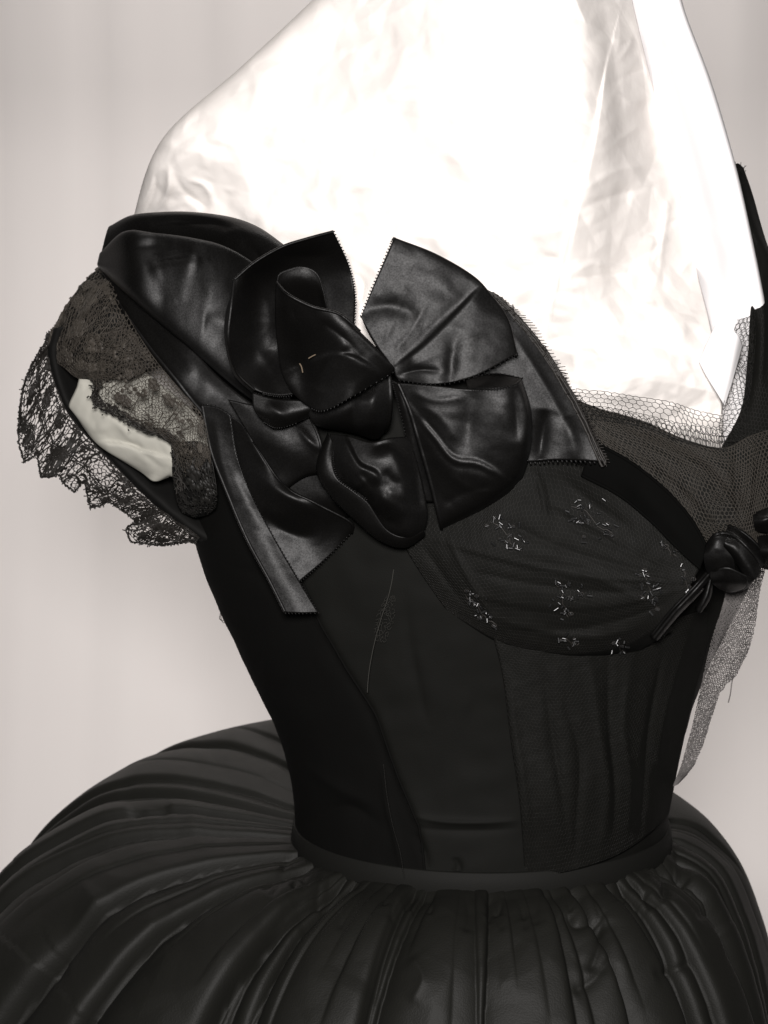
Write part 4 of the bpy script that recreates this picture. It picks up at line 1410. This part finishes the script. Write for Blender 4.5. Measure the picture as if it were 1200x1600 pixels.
# ------------------------------------------------------------------ papers stuffing the neckline
form = Patch([
    [(930, -60, 2), (985, -60, 5), (1020, -60, 4.5), (1050, -60, 4.2), (1030, -60, -6)],
    [(950, 20, 2), (1000, 20, 5.2), (1040, 20, 4.6), (1070, 20, 4.4), (1050, 20, -6)],
    [(980, 130, 2), (1030, 130, 5.8), (1075, 130, 5.0), (1111, 130, 4.8), (1090, 130, -6)],
    [(1010, 260, 2), (1065, 260, 6.2), (1115, 260, 5.2), (1149, 260, 5.0), (1120, 260, -6)],
    [(1040, 380, 2), (1095, 380, 6.0), (1145, 380, 5.0), (1176, 380, 4.8), (1150, 380, -6)],
    [(1060, 480, 2), (1115, 480, 5.0), (1160, 480, 4.6), (1196, 480, 4.4), (1170, 480, -5)],
    [(1070, 600, 2), (1130, 600, 6.2), (1180, 600, 6.0), (1220, 600, 2.0), (1190, 600, -5)],
    [(1080, 720, 2), (1135, 720, 7.0), (1190, 720, 7.0), (1230, 720, 3.0), (1200, 720, -5)],
], folds=[('v', [(1000, 60), (1030, 72), (1075, 70)], 8, 0.15), ('v', [(1010, 20), (1005, 50), (1015, 70)], 6, -0.12),
          ('v', [(1075, 320), (1105, 350), (1130, 380)], 12, -0.15)], noise=0.02, nscale=160, seed=90, crease=0.10, cscale=140)
mb = MB()
mb.sheet(form, 6)
tg = P([1145, 1150, 1151, 1146], [262, 258, 270, 290], 0.0)
o = mb.build('paper_sheet', M['paper'], None, thick=0.0008)
tag(o, 'smooth white paper sheet at the right, rising behind the crumpled tissue', 'paper sheet')

tis = Patch([
    [(590, -60, -8), (545, -60, 3), (640, -60, 6.5), (770, -60, 9.5), (870, -60, 10.5), (935, -60, 9.0), (975, -60, 6.6)],
    [(520, 0, -8), (492, 0, 3), (600, 0, 6.5), (750, 0, 10), (880, 0, 11.5), (945, 0, 8.4), (987, 0, 5.4)],
    [(420, 105, -8), (381, 105, 3), (530, 105, 6.5), (710, 105, 10.8), (900, 100, 12.2), (965, 105, 8.4), (1012, 105, 5.4)],
    [(300, 215, -8), (262, 215, 3), (440, 215, 7), (670, 215, 11), (900, 215, 12.8), (980, 215, 8.4), (1040, 215, 4.8)],
    [(260, 335, -8), (216, 335, -1), (400, 330, 6.0), (640, 330, 10.4), (880, 330, 12.8), (985, 330, 8.2), (1068, 330, 4.6)],
    [(250, 430, -8), (205, 430, -5), (390, 430, 5.0), (610, 440, 9.4), (862, 440, 11.6), (985, 440, 8.4), (1090, 430, 4.8)],
    [(250, 540, -8), (210, 540, -4), (390, 540, 5.5), (600, 540, 8.4), (850, 545, 10.0), (985, 535, 10.4), (1112, 520, 8.2)],
    [(250, 620, -8), (230, 620, -4), (390, 620, 5.5), (600, 620, 8.8), (850, 630, 9.0), (985, 630, 9.6), (1128, 640, 8.6)],
    [(260, 740, -8), (250, 740, -4), (400, 740, 4), (600, 740, 7), (850, 740, 7), (985, 740, 7.5), (1130, 740, 6.5)],
], folds=[
    ('S', [(852, 535), (885, 390), (925, 230), (945, 110), (957, 60)], 3, -0.45),
    ('v', [(955, 65), (985, 62), (970, 90), (948, 92)], 6, 0.25),
    ('v', [(900, 330), (960, 305), (1030, 290)], 9, -0.28), ('v', [(905, 300), (970, 265), (1045, 258)], 8, 0.25),
    ('v', [(1050, 300), (1035, 380), (1030, 440)], 8, 0.3), ('v', [(1070, 330), (1090, 400), (1075, 440)], 7, -0.2),
    ('v', [(895, 425), (930, 412), (980, 424)], 7, 0.30), ('v', [(890, 436), (930, 432), (985, 428)], 6, -0.25),
    ('v', [(1000, 370), (1015, 366), (1030, 372)], 5, -0.25), ('v', [(1005, 475), (1015, 477), (1025, 473)], 4, 0.2),
    ('v', [(1060, 430), (1085, 400), (1100, 385)], 6, 0.25), ('v', [(950, 500), (1000, 485), (1060, 470)], 12, 0.2),
    ('v', [(850, 545), (870, 530), (900, 545)], 8, -0.25), ('v', [(960, 130), (985, 115), (1010, 110)], 6, -0.25),
    ('v', [(955, 140), (990, 160), (1020, 150)], 7, 0.2), ('v', [(935, 245), (980, 210), (1010, 190)], 6, 0.15),
    ('v', [(765, 278), (810, 282), (850, 276)], 4, -0.2), ('v', [(730, 30), (780, 40), (850, 25)], 9, -0.2),
    ('v', [(264, 255), (262, 300), (240, 335)], 7, 0.6), ('v', [(270, 270), (290, 300), (330, 330)], 6, -0.35),
    ('v', [(290, 280), (320, 290), (335, 320)], 5, 0.3), ('v', [(245, 270), (240, 300), (225, 335)], 5, -0.3),
    ('v', [(555, 425), (566, 445), (560, 480)], 6, -0.4), ('v', [(720, 180), (740, 230), (720, 260)], 7, 0.12),
    ('v', [(980, 0), (1010, 110), (1040, 220), (1068, 340), (1095, 440)], 5, 0.15),
], noise=0.03, nscale=200, seed=91, crease=1.5, cscale=100)
mb = MB()
mb.sheet(tis, 3)
o = mb.build('tissue_paper', M['tissue'], None, thick=0.0004)
tag(o, 'large crumpled white tissue paper filling the neckline behind the satin bow', 'tissue paper')

# small folded corner of paper at the right of the neckline
cor = Patch([
    [(1092, 565, 9.6), (1105, 535, 9.8), (1120, 503, 10)],
    [(1105, 590, 10.0), (1120, 555, 10.4), (1136, 512, 10.4)],
    [(1125, 622, 10.2), (1138, 580, 10.6), (1153, 523, 10.4)],
    [(1132, 634, 10.0), (1146, 590, 10.2), (1160, 540, 9.6)],
])
mb = MB()
mb.sheet(cor, 3)
o = mb.build('paper_scrap', M['paper'], None, thick=0.0006)
tag(o, 'small folded white paper corner tucked inside the net edge at right', 'paper scrap')

# ivory tissue inside the sleeve
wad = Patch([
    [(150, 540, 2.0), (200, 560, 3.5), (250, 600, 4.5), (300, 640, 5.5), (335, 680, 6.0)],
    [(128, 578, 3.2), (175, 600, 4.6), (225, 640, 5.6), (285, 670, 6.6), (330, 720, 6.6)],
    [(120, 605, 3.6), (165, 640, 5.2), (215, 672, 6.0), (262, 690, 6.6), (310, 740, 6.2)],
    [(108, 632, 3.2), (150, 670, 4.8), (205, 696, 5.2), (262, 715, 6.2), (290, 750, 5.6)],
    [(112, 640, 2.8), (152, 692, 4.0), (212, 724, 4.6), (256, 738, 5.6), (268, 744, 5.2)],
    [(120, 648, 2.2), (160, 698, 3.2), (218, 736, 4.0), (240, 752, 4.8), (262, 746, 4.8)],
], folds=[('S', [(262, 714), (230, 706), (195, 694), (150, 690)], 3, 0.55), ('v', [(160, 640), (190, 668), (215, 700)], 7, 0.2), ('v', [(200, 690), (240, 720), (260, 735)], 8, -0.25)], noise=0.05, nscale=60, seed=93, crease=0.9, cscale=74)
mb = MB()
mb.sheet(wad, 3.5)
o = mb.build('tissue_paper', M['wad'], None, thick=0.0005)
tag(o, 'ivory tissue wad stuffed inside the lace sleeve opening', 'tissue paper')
